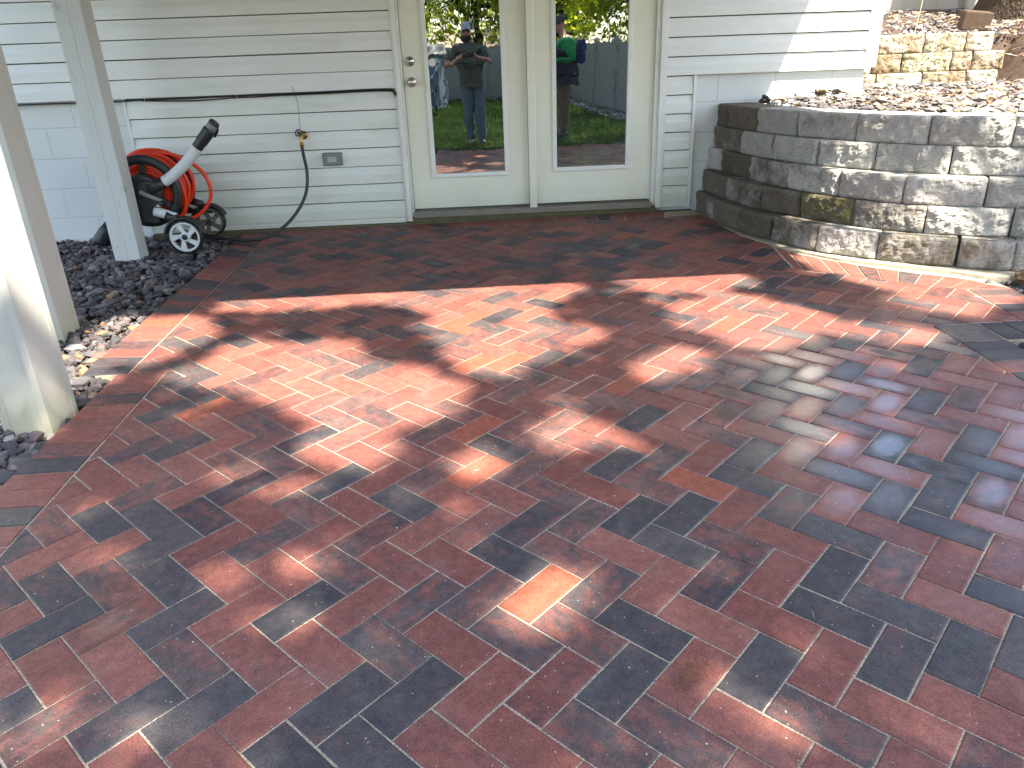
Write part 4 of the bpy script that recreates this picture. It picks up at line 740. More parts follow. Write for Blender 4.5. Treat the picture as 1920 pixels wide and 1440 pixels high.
for j in range(ny):
    for i in range(nx): fs.append((j*(nx+1)+i, j*(nx+1)+i+1, (j+1)*(nx+1)+i+1, (j+1)*(nx+1)+i))
b = MB(); b.add(vs, fs, True)
tag(b.build('slope', M_hill), kind='structure')
vs = []; fs = []; nx, ny = 90, 34
for j in range(ny+1):     # bank to the right of the upper wall
    for i in range(nx+1):
        x = 4.9+9*i/nx; y = -0.4+2.0*j/ny; k = max(0, min(1, (y-0.3)/1.2)); k2 = max(0, min(1, (x-4.93)/1.2)); k3 = max(0, min(1, (x-4.93)/0.4)); k3 = k3*k3*(3-2*k3); z = 0.775+(0.52*(k*k*(3-2*k))+0.12*k2)*k3+0.025*k3*mnoise.noise(Vector((x*5, y*5, 1)))
        vs.append((x, y, z))
for j in range(ny):
    for i in range(nx): fs.append((j*(nx+1)+i, j*(nx+1)+i+1, (j+1)*(nx+1)+i+1, (j+1)*(nx+1)+i))
b = MB(); b.add(vs, fs, True); tag(b.build('bank', M_hill), kind='structure')
b = MB(); b.box((3.7, 3.4, 1.35), (9.5, 3.44, 3.1)); fo = b
for x in np.arange(3.9, 9.5, 0.42): fo.box((x, 3.385, 1.35), (x+0.012, 3.399, 3.1))
t = thing('fence', 'tan board fence above the slope beyond the upper block wall', 'fence', (6, 3.4, 1.4)); fo.build('fence_panel', M_fence, t)
for x in (3.72, 5.9, 8.1): b = MB(); b.box((x, 3.33, 1.3), (x+0.1, 3.384, 3.2), 0.004); b.build('fence_post', M_fence, t)
b = MB()
b.box((-0.125, -0.11, -0.085), (0.125, 0.11, 0.085), 0.012)
o = b.build('paving_block', plain('brown_block', (0.085, 0.058, 0.042), 0.95, 0, 0.4, 26, 0.9, 0.2, 0.006)); o.location = (4.98, 1.66, 1.38); o.rotation_euler = (0.10, 0.12, -0.35)
tag(o, 'single brown concrete block lying on the slope against the tree trunk', 'block')

# big tree beside the upper wall
def trunk_mesh(b, pts, rad, n=20, rough=0.06, seed=0):
    pts = smooth_path(pts, 8); N = len(pts); vs = []; fs = []
    for i, p in enumerate(pts):
        f = i/(N-1); r = np.interp(f, np.linspace(0, 1, len(rad)), rad)
        for k in range(n):
            a = 2*math.pi*k/n; d = Vector((math.cos(a), math.sin(a), 0)); rr_ = r*(1+rough*mnoise.noise(Vector((math.cos(a)*3+seed, math.sin(a)*3, p.z*0.8)))+rough*0.6*mnoise.noise(Vector((math.cos(a)*9+seed, math.sin(a)*9, p.z*1.5))))
            vs.append(p+d*rr_)
    for i in range(N-1):
        for k in range(n): fs.append((i*n+k, i*n+(k+1) % n, (i+1)*n+(k+1) % n, (i+1)*n+k))
    b.add(vs, fs, True)

# ------------------------------------------------------------------ leaves
def inpoly(px, py, poly):
    x = np.asarray(px); y = np.asarray(py); ins = np.zeros(x.shape, bool); n = len(poly); j = n-1
    for i in range(n):
        xi, yi = poly[i]; xj, yj = poly[j]
        c = ((yi > y) != (yj > y)) & (x < (xj-xi)*(y-yi)/((yj-yi) if yj != yi else 1e-9)+xi)
        ins ^= c; j = i
    return ins
def leaf_mesh(name, P, size, m, flat=0.5):
    """P: n x 3 leaf centres; each leaf is a folded pointed blade of 2 quads"""
    n = len(P); s = size*(0.7+0.6*rng.random(n))
    nrm = rng.normal(0, 1, (n, 3)); nrm[:, 2] = np.abs(nrm[:, 2])+flat; nrm /= np.linalg.norm(nrm, axis=1)[:, None]
    t = rng.normal(0, 1, (n, 3)); t -= nrm*(t*nrm).sum(1)[:, None]; t /= np.linalg.norm(t, axis=1)[:, None]; u = np.cross(nrm, t)
    a = t*s[:, None]*0.5; bb = u*s[:, None]*0.33; dn = nrm*s[:, None]*0.10
    V = np.stack([P-a, P-a*0.15+bb-dn, P+a, P-a*0.15-bb-dn], 1).reshape(-1, 3)
    F = np.arange(4*n).reshape(-1, 4)
    c = rng.random(n); C4 = np.repeat(np.stack([c, c, c, np.ones(n)], 1), 4, 0)
    F3 = np.concatenate([F[:, [0, 1, 2]], F[:, [0, 2, 3]]])
    return npmesh(name, V, F3, m, {'lc': C4})
LIT = DATA['lit']
def soft_lit(kx, ky):
    m = np.zeros(kx.shape, bool)
    for p in LIT: m |= inpoly(kx, ky, p)
    return m
def canopy(n, x0, x1, y0, y1, z0, z1, keep=None):
    kx = rng.uniform(x0, x1, n); ky = rng.uniform(y0, y1, n); z = rng.uniform(z0, z1, n)
    if keep is not None: q = keep(kx, ky); kx, ky, z = kx[q], ky[q], z[q]
    return np.stack([kx+SX*z, ky-SY*z, z], 1)
holes = [(rng.uniform(-2.5, 3.6), rng.uniform(-5.9, -2.0), rng.uniform(0.02, 0.065), rng.uniform(0.6, 2.6)) for _ in range(85)]
def keepf(kx, ky):
    # grow the lit patches a little, because each leaf reaches past its centre
    L = soft_lit(kx, ky)
    for dx, dy in ((.08, 0), (-.08, 0), (0, .08), (0, -.08), (.06, .06), (-.06, .06)): L |= soft_lit(kx+dx, ky+dy)
    H_ = np.zeros(kx.shape, bool)
    for hx, hy, hr, asp in holes: H_ |= ((kx-hx)/asp)**2+(ky-hy)**2 < (hr*1.3)**2
    S_ = (kx > -2.3) & (kx < -1.65) & (ky > -3.55) & (ky < -3.0)
    return ~(L | (H_ & (rng.random(kx.shape) < 0.80)) | (S_ & (rng.random(kx.shape) < 0.5)))
def branch(b, p0, p1, r0, r1, seed=0):
    p0 = Vector(p0); p1 = Vector(p1); k = [p0+(p1-p0)*f+Vector((mnoise.noise(Vector((f*3+seed, 0, 0)))*0.25, mnoise.noise(Vector((0, f*3+seed, 0)))*0.25, 0.15*math.sin(f*3))) * min(1, f*3) for f in np.linspace(0, 1, 5)]
    b.tube(smooth_path(k, 4), [r0+(r1-r0)*i/16 for i in range(17)], 8)
def tree(label, base, top, r, leaves, leafsize, lm, bark, spread, group=None, nb=9, seed=1):
    t = thing('tree', label, 'tree', base, group); b = MB(); B = Vector(base); T = Vector(top)
    mid = (B+T)/2+Vector((0.12, 0.1, 0)); trunk_mesh(b, [B-Vector((0, 0, 0.15)), B+Vector((0, 0, 0.25)), mid, T], [r*1.5, r*1.12, r*0.9, r*0.55], 22, 0.10, seed)
    b.build('trunk', bark, t); b = MB(); c = leaves.mean(0)
    for q in range(nb):
        tgt = leaves[rng.integers(len(leaves))]; f = 0.55+0.45*q/nb; s_ = B+(T-B)*f; branch(b, s_, Vector(tgt)*0.85+Vector(c)*0.15 if spread else tgt, r*0.38, r*0.05, q+seed)
    b.build('limbs', bark, t)
    o = leaf_mesh('crown', leaves, leafsize, lm); o.data.transform(Matrix.Translation(-Vector(base))); o.parent = t
    return t
# the shade tree stands outside the frame at the right; its crown hangs over the lawn, its gaps shaped to let sun onto the lit patches
Lv = canopy(36000, -3.0, 4.6, -6.3, -1.75, 8.0, 11.0, keepf)
tree('added unseen shade tree behind the photographer, its crown shaped around the lit patches', (7.2, -11.5, -0.1), (5.4, -10.6, 7.4), 0.30, Lv, 0.135, M_leaf, M_bark2, True, None, 12, 3)
Lw = canopy(8000, 1.2, 3.6, -1.75, 0.05, 4.0, 5.8, lambda a, c: keepf(a, c) & (c < 0.05) & (a > 1.75) & ((c < -0.4) | (a < 2.4)))  # boughs shaped the same way, leaves left out above the wall's lit patches
Lw = Lw[::2]
ob_ = tree('added unseen slimmer tree, its boughs over the retaining wall shaped around the lit patches', (6.6, -5.6, -0.1), (5.6, -4.8, 3.6), 0.12, Lw, 0.10, M_leaf, M_bark2, True, None, 7, 5)
Lx = canopy(26000, -7, 6, -17, -6.4, 5.0, 8.5, lambda a, c: rng.random(a.shape) < 0.55+0.45*np.sin(a*1.7+2*np.sin(c*0.9))*np.sin(c*1.3+1))
tree('tall tree shading the lawn, its crown above the fence line', (-5.5, -15.0, -0.12), (-3.5, -14.0, 5.0), 0.25, Lx, 0.16, M_leaf, M_bark2, True, None, 10, 7)
# the tree by the upper wall: trunk in view, crown out of frame
t = thing('tree', 'thick ridged tree trunk on the slope at the top right corner', 'tree', (5.97, 2.35, 1.3)); b = MB()
vs = []; fs = []; n = 72; Z0 = np.linspace(0.95, 5.5, 90)
for z in Z0:
    r = 0.40+0.42*math.exp(-(z-1.0)/0.42)
    for k in range(n):
        a = 2*math.pi*k/n; p = Vector((math.cos(a)*4.2, math.sin(a)*4.2, z*1.3)); rid = abs(mnoise.noise(p*1.5+Vector((0.8*mnoise.noise(Vector((a*2, z*2, 0))), 0, 0))))
        rr_ = r*(1+0.05*math.sin(5*a+1)*math.exp(-(z-1)/0.8))+0.055*rid; vs.append((6.02+math.cos(a)*rr_+0.05*(z-1), 2.35+math.sin(a)*rr_, z))
for i in range(len(Z0)-1):
    for k in range(n): fs.append((i*n+k, i*n+(k+1) % n, (i+1)*n+(k+1) % n, (i+1)*n+k))
b.add(vs, fs, True); b.build('trunk', M_bark, t)
Lc = rng.normal(0, 1, (2600, 3)); Lc /= np.linalg.norm(Lc, axis=1)[:, None]; Lc *= (rng.random((2600, 1))**0.4); Lc = Lc*[2.2, 2.0, 1.3]+[9.6, 3.0, 9.6]
o = leaf_mesh('crown', Lc, 0.16, M_leaf); o.data.transform(Matrix.Translation(-Vector((5.97, 2.35, 1.3)))); o.parent = t
b = MB(); branch(b, (6.25, 2.4, 5.3), (9.2, 3.0, 9.2), 0.22, 0.05, 3); branch(b, (6.2, 2.4, 5.2), (8.4, 2.4, 9.8), 0.15, 0.04, 4); b.build('limbs', M_bark, t)
# small sprig
b_ = np.array([[5.02, 2.05, 1.60], [5.06, 2.06, 1.66], [5.0, 2.1, 1.69], [5.1, 2.0, 1.62], [4.96, 2.08, 1.64], [5.08, 2.1, 1.72], [5.03, 2.0, 1.74]])
t = thing('sapling', 'tiny bright green sprig in front of the ridged tree trunk', 'plant', (5.03, 2.05, 1.35)); b = MB(); b.tube([(5.03, 2.05, 1.33), (5.02, 2.05, 1.5), (5.03, 2.05, 1.74)], 0.003, 5); b.build('stem', M_bark2, t)
o = leaf_mesh('leaves', b_, 0.085, M_leaf2); o.data.transform(Matrix.Translation(-Vector((5.03, 2.05, 1.35)))); o.parent = t
b = MB(); b.tube(smooth_path([(4.42, 1.72, 1.24), (4.45, 1.74, 1.42), (4.47, 1.75, 1.6), (4.47, 1.76, 1.85)], 4), 0.004, 5)
tag(b.build('twig', plain('dry_twig', (0.42, 0.32, 0.18), 0.8)), 'thin dry upright stem above the upper block wall', 'twig')

# ------------------------------------------------------------------ loose rock
def rocks(name, P, rad, cols, m, flat=(0.55, 0.95), sub=1):
    bm = bmesh.new(); bmesh.ops.create_icosphere(bm, subdivisions=sub, radius=1.0); bv = np.array([v.co[:] for v in bm.verts]); bf = np.array([[v.index for v in f.verts] for f in bm.faces]); bm.free()
    n = len(P); k = len(bv); V = np.repeat(bv[None], n, 0)*(1+rng.uniform(-0.32, 0.28, (n, k, 1))); V = V*np.stack([rng.uniform(0.8, 1.35, n), rng.uniform(0.65, 1.0, n), rng.uniform(flat[0], flat[1], n)], 1)[:, None, :]
    # planar cleavage cuts make the stones angular
    for _ in range(2):
        d = rng.normal(0, 1, (n, 3)); d /= np.linalg.norm(d, axis=1)[:, None]; h = rng.uniform(0.42, 0.75, n); pr = (V*d[:, None, :]).sum(2); ov = np.maximum(0, pr-h[:, None]); V = V-d[:, None, :]*ov[:, :, None]
    a = rng.uniform(0, 2*np.pi, n); bq = rng.normal(0, 0.35, n); ca_, sa_, cb, sb_ = np.cos(a), np.sin(a), np.cos(bq), np.sin(bq)
    x, y, z = V[..., 0], V[..., 1], V[..., 2]; y, z = y*cb[:, None]-z*sb_[:, None], y*sb_[:, None]+z*cb[:, None]; x, y = x*ca_[:, None]-y*sa_[:, None], x*sa_[:, None]+y*ca_[:, None]
    V = np.stack([x, y, z], 2)*rad[:, None, None]+P[:, None, :]
    F = (bf[None]+(np.arange(n)*k)[:, None, None]).reshape(-1, 3); C4 = np.repeat(np.concatenate([cols, np.ones((n, 1))], 1), k, 0)
    return npmesh(name, V.reshape(-1, 3), F, m, {'rc': C4})
def pick(n, pal, w_):
    i = rng.choice(len(pal), n, p=np.array(w_)/sum(w_)); c = np.array(pal)[i]; return np.clip(c*(0.75+0.5*rng.random((n, 1))), 0, 1)
pal = [(0.065, 0.060, 0.062), (0.115, 0.105, 0.108), (0.20, 0.18, 0.175), (0.11, 0.085, 0.08), (0.36, 0.33, 0.30), (0.30, 0.17, 0.09), (0.22, 0.12, 0.10)]
n = 22000; x = rng.uniform(-4.1, -1.5, n); y = rng.uniform(-5.2, -0.0, n)
outx = np.where(y < -2.93, -1.715, -1.888)+0.012+0*y
q = (x < outx-0.012); x, y, outx = x[q], y[q], outx[q]; n = len(x); rad = np.clip(rng.gamma(4.5, 0.0040, n), 0.007, 0.044)
near = np.clip((-y-1.5)/3, 0, 1); rad *= 1+0.35*near
pzv = CAMP.z+(-PS-PA[0][2]*(x-CAMP.x)-PA[1][2]*(y-CAMP.y))/PA[2][2]
z = pzv-0.052+rng.uniform(0, 1, n)*0.030*np.clip((outx-x)/0.12, 0.25, 1.0)+rad*0.25
lift = 0.02*np.clip((outx-x-0.2)/0.5, 0, 1); z += lift
wts = [3, 4, 3, 2, 0.5, 0.10, 0.16]
cols = pick(n, pal, wts); sunny = (y > -3.3) & (y < -2.1) & (x > -2.4); cc = pick(n, pal, [6, 4, 1, 3, 0.15, 1.2, 0.9]); cols[sunny] = cc[sunny]
o = rocks('gravel', np.stack([x, y, z], 1), rad, cols, M_rock, (0.40, 0.85)); tag(o, 'dark angular rock mulch filling the bed left of the patio', 'gravel', None, 'stuff')
# terrace chips
pal2 = [(0.10, 0.09, 0.095), (0.16, 0.145, 0.145), (0.24, 0.21, 0.18), (0.42, 0.38, 0.33), (0.26, 0.18, 0.11), (0.58, 0.54, 0.50)]
n = 6500; x = rng.uniform(2.0, 6.2, n); y = rng.uniform(-2.2, 1.15, n); edge = np.interp(x, [2.0, 2.25, 2.35, 2.5, 2.7, 2.95, 3.3, 3.8, 4.5], [0.0, -.05, -.45, -.85, -1.22, -1.5, -1.75, -1.95, -2.1])
q = (y > edge+0.02) & ~((x < 3.12) & (y > -0.02)); x, y = x[q], y[q]; n = len(x); rad = np.clip(rng.gamma(6, 0.0046, n), 0.012, 0.055)
hump = 0.055*np.exp(-((x-2.75)/0.25)**2-((y+0.2)/0.3)**2)+0.02*np.sin(x*3)*np.cos(y*4)
z = TZ+0.005+rng.random(n)*0.035+np.clip(hump, 0, 1)+0.03*np.clip((y+1)/2, 0, 1); cols = pick(n, pal2, [4, 4, 3, 1.2, 1.5, 1.0])
big = (x > 3.35) & (y < -1.0); cols[big] = pick(n, pal2, [1, 1, 1, 3, 0.5, 3])[big]; rad[big] *= 1.5
o = rocks('gravel', np.stack([x, y, z], 1), rad, cols, M_chip, (0.25, 0.5)); tag(o, 'sunlit grey and tan rock chips covering the terrace above the curved wall', 'gravel', None, 'stuff')
n = 2200; x = rng.uniform(3.2, 7.2, n); y = rng.uniform(1.3, 3.3, n); rad = np.clip(rng.gamma(5, 0.004, n), 0.01, 0.05); z = 1.245+0.145*(y-1.36)+0.012; cols = pick(n, pal2, [4, 3, 3, 1.5, 2, 1.5])
o = rocks('gravel', np.stack([x, y, z], 1), rad, cols, M_chip, (0.35, 0.7)); tag(o, 'scattered stones and litter on the slope above the upper wall', 'gravel', None, 'stuff')
n = 1500; x = rng.uniform(2.6, 4.2, n); y = rng.uniform(-2.95, -2.2, n); q = (x > 2.80+0.0*y) & ((x-2.84) > (y+2.3)*-0.05) & ((y < -2.30) | (x > 3.15)); x, y = x[q], y[q]; n = len(x); rad = np.clip(rng.gamma(5, 0.004, n), 0.008, 0.035)
z = -0.045+rng.random(n)*0.03
q = ~((x < 2.93) & (y < -2.35)); x, y, z, rad = x[q], y[q], z[q], rad[q]
o = rocks('gravel', np.stack([x, y, z], 1), rad, pick(len(x), pal, [4, 4, 2, 2, .5, .1, .1]), M_rock); tag(o, 'dark loose stones in the corner between wall end and side path', 'gravel', None, 'stuff')
n = 700; x = rng.uniform(2.42, 4.0, n); y = rng.uniform(-3.9, -3.16, n); rad = np.clip(rng.gamma(5, 0.0038, n), 0.008, 0.03); z = -0.055+rng.random(n)*0.02
q = x > 2.45; o = rocks('gravel', np.stack([x, y, z], 1)[q], rad[q], pick(int(q.sum()), pal, [4, 4, 2, 2, .5, .1, .1]), M_rock); tag(o, 'dark stones in the bed below the side path at the right edge', 'gravel', None, 'stuff')
b_ = np.array([[3.03, -2.34, 0.01]]); o = rocks('stone', b_, np.array([0.06]), np.array([[0.20, 0.135, 0.08]]), M_rock, (0.6, 0.7), 2); tag(o, 'rounded tan stone lying at the right end of the retaining wall base', 'stone')
# leaf litter on the bank and terrace, grit and seeds on the patio
def flecks(name, X, Yy, Zz, size, col, label, asp=1.0):
    n = len(X); P = np.stack([X, Yy, Zz], 1); s = size*(0.5+rng.random(n)); a = rng.uniform(0, 6.28, n); t = np.stack([np.cos(a), np.sin(a), rng.normal(0, 0.25, n)], 1)*s[:, None]; u = np.stack([-np.sin(a), np.cos(a), rng.normal(0, 0.25, n)], 1)*s[:, None]*asp*0.5; w2 = np.array([0, 0, 1])*s[:, None]*0.12
    V = np.stack([P-t, P+u+w2, P+t, P-u], 1).reshape(-1, 3); F = np.arange(4*n).reshape(-1, 4); F3 = np.concatenate([F[:, [0, 1, 2]], F[:, [0, 2, 3]]])
    C4 = np.repeat(np.concatenate([pick(n, col, [1]*len(col)), np.ones((n, 1))], 1), 4, 0); o = npmesh(name, V, F3, M_chip, {'rc': C4}); tag(o, label, 'litter', None, 'stuff'); return o
n = 3200; x = rng.uniform(2.6, 7.5, n); y = rng.uniform(-1.6, 1.0, n); q = (x > 3.14) | (y < 0); q &= y > np.interp(x, [2.0, 2.5, 3.3, 4.5], [0.3, -.7, -1.6, -1.9]); x, y = x[q], y[q]
flecks('leaf_litter', x, y, TZ+0.045+0.03*rng.random(len(x)), 0.026, [(0.40, 0.27, 0.14), (0.52, 0.42, 0.28), (0.24, 0.13, 0.08)], 'dry leaves and twigs scattered over the sunlit terrace', 0.5)
n = 3600; x = rng.uniform(4.9, 8, n); y = rng.uniform(0.2, 3.0, n); k_ = np.clip((y-0.3)/1.2, 0, 1)
flecks('leaf_litter', x, y, np.maximum(0.80+0.50*k_*k_*(3-2*k_)+0.12*np.clip((x-4.97)/1.2, 0, 1), np.where(y > 1.36, 1.26+0.145*(y-1.36), 0))+0.02, 0.035, [(0.40, 0.27, 0.15), (0.52, 0.43, 0.31), (0.16, 0.10, 0.07), (0.28, 0.24, 0.2)], 'dry leaves and sticks on the bank around the tree trunk', 0.3)
n = 420; lx = rng.uniform(-1.4, 2.1, n); ly = 0.95+4.6*rng.random(n)**1.4; W3 = np.array([tuple(L2W(a, c, 0.0022)) for a, c in zip(lx, ly)])
flecks('grit', W3[:, 0], W3[:, 1], W3[:, 2], 0.0024, [(0.66, 0.6, 0.5), (0.5, 0.42, 0.3)], 'pale grit, seeds and tiny flecks scattered over the pavers', 1.3)
n = 16; lx = rng.uniform(-1.2, 2.0, n); ly = rng.uniform(0.95, 2.6, n); W3 = np.array([tuple(L2W(a, c, 0.003)) for a, c in zip(lx, ly)])
flecks('grass_clipping', W3[:, 0], W3[:, 1], W3[:, 2], 0.010, [(0.6, 0.55, 0.4), (0.25, 0.3, 0.08)], 'a few short straws and grass clippings on the near pavers', 0.12)

# ------------------------------------------------------------------ back yard behind the camera (seen in the door glass)
n = 60000; x = rng.uniform(-4.5, 5.5, n); y = -5.62-13.5*rng.random(n)**1.5; h = rng.uniform(0.03, 0.065, n)*(1+0.05*(-y)); a = rng.uniform(0, 6.28, n); w_ = 0.004+0.0012*(-y-5)
P0 = np.stack([x, y, np.full(n, -0.128)], 1); t = np.stack([np.cos(a), np.sin(a), 0*a], 1)*w_[:, None]; tip = P0+np.stack([rng.normal(0, .02, n), rng.normal(0, .02, n), h], 1); V = np.stack([P0-t, P0+t, tip], 1).reshape(-1, 3); c = rng.random(n)
o = npmesh('grass', V, np.arange(3*n).reshape(-1, 3), M_grass, {'lc': np.repeat(np.stack([c, c, c, np.ones(n)], 1), 3, 0)}); tag(o, 'short green lawn behind the patio, mirrored in the doors', 'grass', None, 'stuff')
def fence(label, p0, p1, z0, z1, m, posts):
    p0 = Vector((*p0, 0)); p1 = Vector((*p1, 0)); d = p1-p0; L = d.length; a = math.atan2(d.y, d.x); t = thing('fence', label, 'fence', (p0+p1)/2); c = (p0+p1)/2
    b = MB(); n_ = int(L/0.16)
    for i in range(n_):
        q = p0+d*((i+0.5)/n_); b.box((q.x-L/n_/2+0.002, q.y-0.012, z0), (q.x+L/n_/2-0.002, q.y+0.012, z1), 0, a)
    b.build('pickets', m, t)
    for i in range(posts+1):
        q = p0+d*(i/posts); b = MB(); b.box((q.x-0.06, q.y-0.06, z0-0.05), (q.x+0.06, q.y+0.06, z1+0.08), 0.006, a); b.lathe([(0, 0.075), (0.02, 0.06), (0.06, 0)], (q.x, q.y, z1+0.082), (0, 0, 1), 4, False); b.build('fence_post', m, t)
fence('long grey board fence across the back of the yard, mirrored in the doors', (-11, -19.3), (2.9, -19.0), -0.13, 1.42, M_gfence, 6)
fence('grey side fence running towards the house, mirrored in the right door', (3.0, -18.9), (3.75, -8.2), -0.13, 1.38, M_gfence, 5)
n = 900; f = rng.random(n); x = 2.75+0.62*f+rng.uniform(-0.25, 0.2, n); y = -18.6+9.5*f; o = rocks('gravel', np.stack([x, y, np.full(n, -0.10)], 1), rng.uniform(0.03, 0.09, n), pick(n, pal2, [2, 2, 2, 3, 1, 3]), M_chip); tag(o, 'pale rock strip along the side fence, mirrored in the right door', 'gravel', None, 'stuff')
def leafcloud(c, r, n):
    v = rng.normal(0, 1, (n, 3)); v /= np.linalg.norm(v, axis=1)[:, None]; v *= rng.random((n, 1))**0.45
    return v*np.array(r)+np.array(c)
spec = [(-7.5, -22.5, 2.3), (-4.6, -21.2, 2.1), (-2.2, -21.6, 2.2), (0.2, -21.0, 2.2), (2.4, -20.6, 2.2), (4.9, -18.5, 2.2), (5.6, -13.8, 2.2), (3.6, -24.5, 2.6), (8.2, -18.6, 2.6)]
for q, (x, y, z) in enumerate(spec):
    Lf = np.concatenate([leafcloud((x, y, z+1.0), (2.0, 1.3, 2.3), 3000)]+[leafcloud((x+rng.normal(0, 1.2), y+rng.normal(0, .6), z+rng.uniform(-.6, 3)), (.7, .6, .5), 420) for _ in range(7)])
    lab = ['bushy green tree beyond the far left of the back fence', 'round leafy tree beyond the back fence, second from its left end', 'yellow-green tree beyond the back fence, mirrored above the man\'s cap', 'leafy tree beyond the back fence with its stem straight behind the left door edge', 'tree at the fence corner, mirrored in the right door', 'tree leaning over the side fence, mirrored at the right door\'s middle', 'tree outside the near end of the side fence', 'farthest tree, its crown filling the gap above the fence corner', 'large tree well outside the side fence, behind the leaning one'][q]
    tree(lab, (x, y, -0.12), (x+(0.9 if q == 4 else 0.2), y, z+1.5), 0.17, Lf, 0.19, M_leaf2, M_bark2, True, 'trees beyond the back yard fences', 6, q)
t = thing('shed', 'blue-grey garden shed with white crossed boards on its door, mirrored in the left door', 'shed', (-1.75, -15.5, -0.13))
b = MB(); b.box((-3.2, -16.4, -0.13), (-0.62, -15.2, 1.25)); b.build('shed_wall', M_shed, t)
b = MB(); b.box((-1.42, -15.19, -0.08), (-1.36, -15.16, 1.15)); b.box((-0.70, -15.19, -0.08), (-0.64, -15.16, 1.15)); b.box((-1.36, -15.19, 1.09), (-0.70, -15.16, 1.15)); b.box((-1.36, -15.19, -0.08), (-0.70, -15.16, -0.02))
for s_ in (1, -1): b.tube([(-1.36, -15.17, -0.02 if s_ > 0 else 1.09), (-0.70, -15.17, 1.09 if s_ > 0 else -0.02)], 0.03, 4)
b.build('shed_door_trim', M_white, t)
b = MB(); b.add([(-3.35, -15.05, 1.25), (-0.5, -15.05, 1.25), (-0.5, -15.8, 1.5), (-3.35, -15.8, 1.5), (-3.35, -16.5, 1.25), (-0.5, -16.5, 1.25)], [(0, 1, 2, 3), (3, 2, 5, 4), (0, 3, 4), (1, 5, 2), (0, 4, 5, 1)]); b.build('shed_roof', M_gfence, t)
t = thing('neighbour_shed', 'low building with a pale pink roof behind the back fence, mirrored beside the photographer', 'building', (0.4, -23.5, -0.1))
b = MB(); b.box((-0.9, -24.5, -0.13), (1.7, -22.4, 1.5)); b.build('wall', M_gfence, t); b = MB(); b.add([(-1.1, -22.2, 1.45), (1.9, -22.2, 1.45), (1.9, -23.4, 2.05), (-1.1, -23.4, 2.05), (-1.1, -24.7, 1.45), (1.9, -24.7, 1.45)], [(0, 1, 2, 3), (3, 2, 5, 4), (0, 3, 4), (1, 5, 2), (0, 4, 5, 1)]); b.build('roof', M_roof, t)
# metal garden chair
t = thing('garden_chair', 'black metal garden chair on the lawn in front of the shed', 'chair', (-1.05, -13.2, -0.13))
cx, cy = -1.05, -13.2; b = MB(); b.box((cx-0.26, cy-0.24, 0.28), (cx+0.26, cy+0.24, 0.31), 0.004); b.build('seat', M_black, t)
for sx_ in (-1, 1):
    for sy_ in (-1, 1): b = MB(); b.tube([(cx+sx_*.25, cy+sy_*.22, 0.30), (cx+sx_*.27, cy+sy_*.25, -0.13)], 0.012, 8); b.build('leg', M_black, t)
b = MB(); b.tube(smooth_path([(cx-.25, cy-.22, .30), (cx-.27, cy-.28, .65), (cx, cy-.30, .78), (cx+.27, cy-.28, .65), (cx+.25, cy-.22, .30)], 6), 0.012, 8)
for q in range(-2, 3): b.tube([(cx+q*.09, cy-.22, .31), (cx+q*.09+.05, cy-.29, .74-abs(q)*.02)], 0.006, 6)
b.build('backrest', M_black, t)

# ------------------------------------------------------------------ people
def skin_obj(name, V, E, m, parent, sub=2, root=0):
    me = bpy.data.meshes.new(name); base = wloc(parent) if parent is not None else Vector((0, 0, 0))
    me.from_pydata([tuple(Vector(v[:3])-base) for v in V], E, []); me.materials.append(m); o = bpy.data.objects.new(name, me); link(o, parent)
    md = o.modifiers.new('skin', 'SKIN'); md.use_smooth_shade = True
    for i, v in enumerate(V):
        r = v[3]; me.skin_vertices[0].data[i].radius = (r, r) if not hasattr(r, '__len__') else r; me.skin_vertices[0].data[i].use_root = (i == root)
    s = o.modifiers.new('sub', 'SUBSURF'); s.levels = sub; s.render_levels = sub
    return o
def finger(V, E, root, base, dirs, r=0.009):
    i0 = root; p = Vector(base); V.append((*p, r)); E.append((i0, len(V)-1)); i0 = len(V)-1
    for d in dirs:
        p = p+Vector(d); V.append((*p, r*0.92)); E.append((i0, len(V)-1)); i0 = len(V)-1
def head(o_parent, c, fwd, skin):
    """face features as part of a lofted head shape"""
    c = Vector(c); f = Vector(fwd).normalized(); s = f.cross(Vector((0, 0, 1))).normalized(); up = Vector((0, 0, 1))
    bm = bmesh.new(); bmesh.ops.create_uvsphere(bm, u_segments=24, v_segments=18, radius=1)
    for v in bm.verts:
        x, y, z = v.co; w2 = 0.074*(1-0.16*max(0, -z)); q = s*x*w2+f*y*0.094*(1-0.10*max(0, -z))+up*z*0.115
        if y > 0.3: q += f*(0.022*math.exp(-((x/0.22)**2+((z+0.12)/0.28)**2)) + 0.008*math.exp(-((x/0.4)**2+((z+0.5)/0.12)**2)) - 0.009*math.exp(-(((abs(x)-0.38)/0.2)**2+((z-0.05)/0.14)**2)) + 0.010*math.exp(-((x/0.35)**2+((z+0.88)/0.15)**2)))
        q += s*np.sign(x)*0.016*math.exp(-(((y+0.05)/0.16)**2+(z/0.26)**2))*(abs(x) > 0.7); v.co = q+c
    bm.verts.index_update(); V = [tuple(v.co) for v in bm.verts]; F = [[v.index for v in fc.verts] for fc in bm.faces]; bm.free(); return V, F
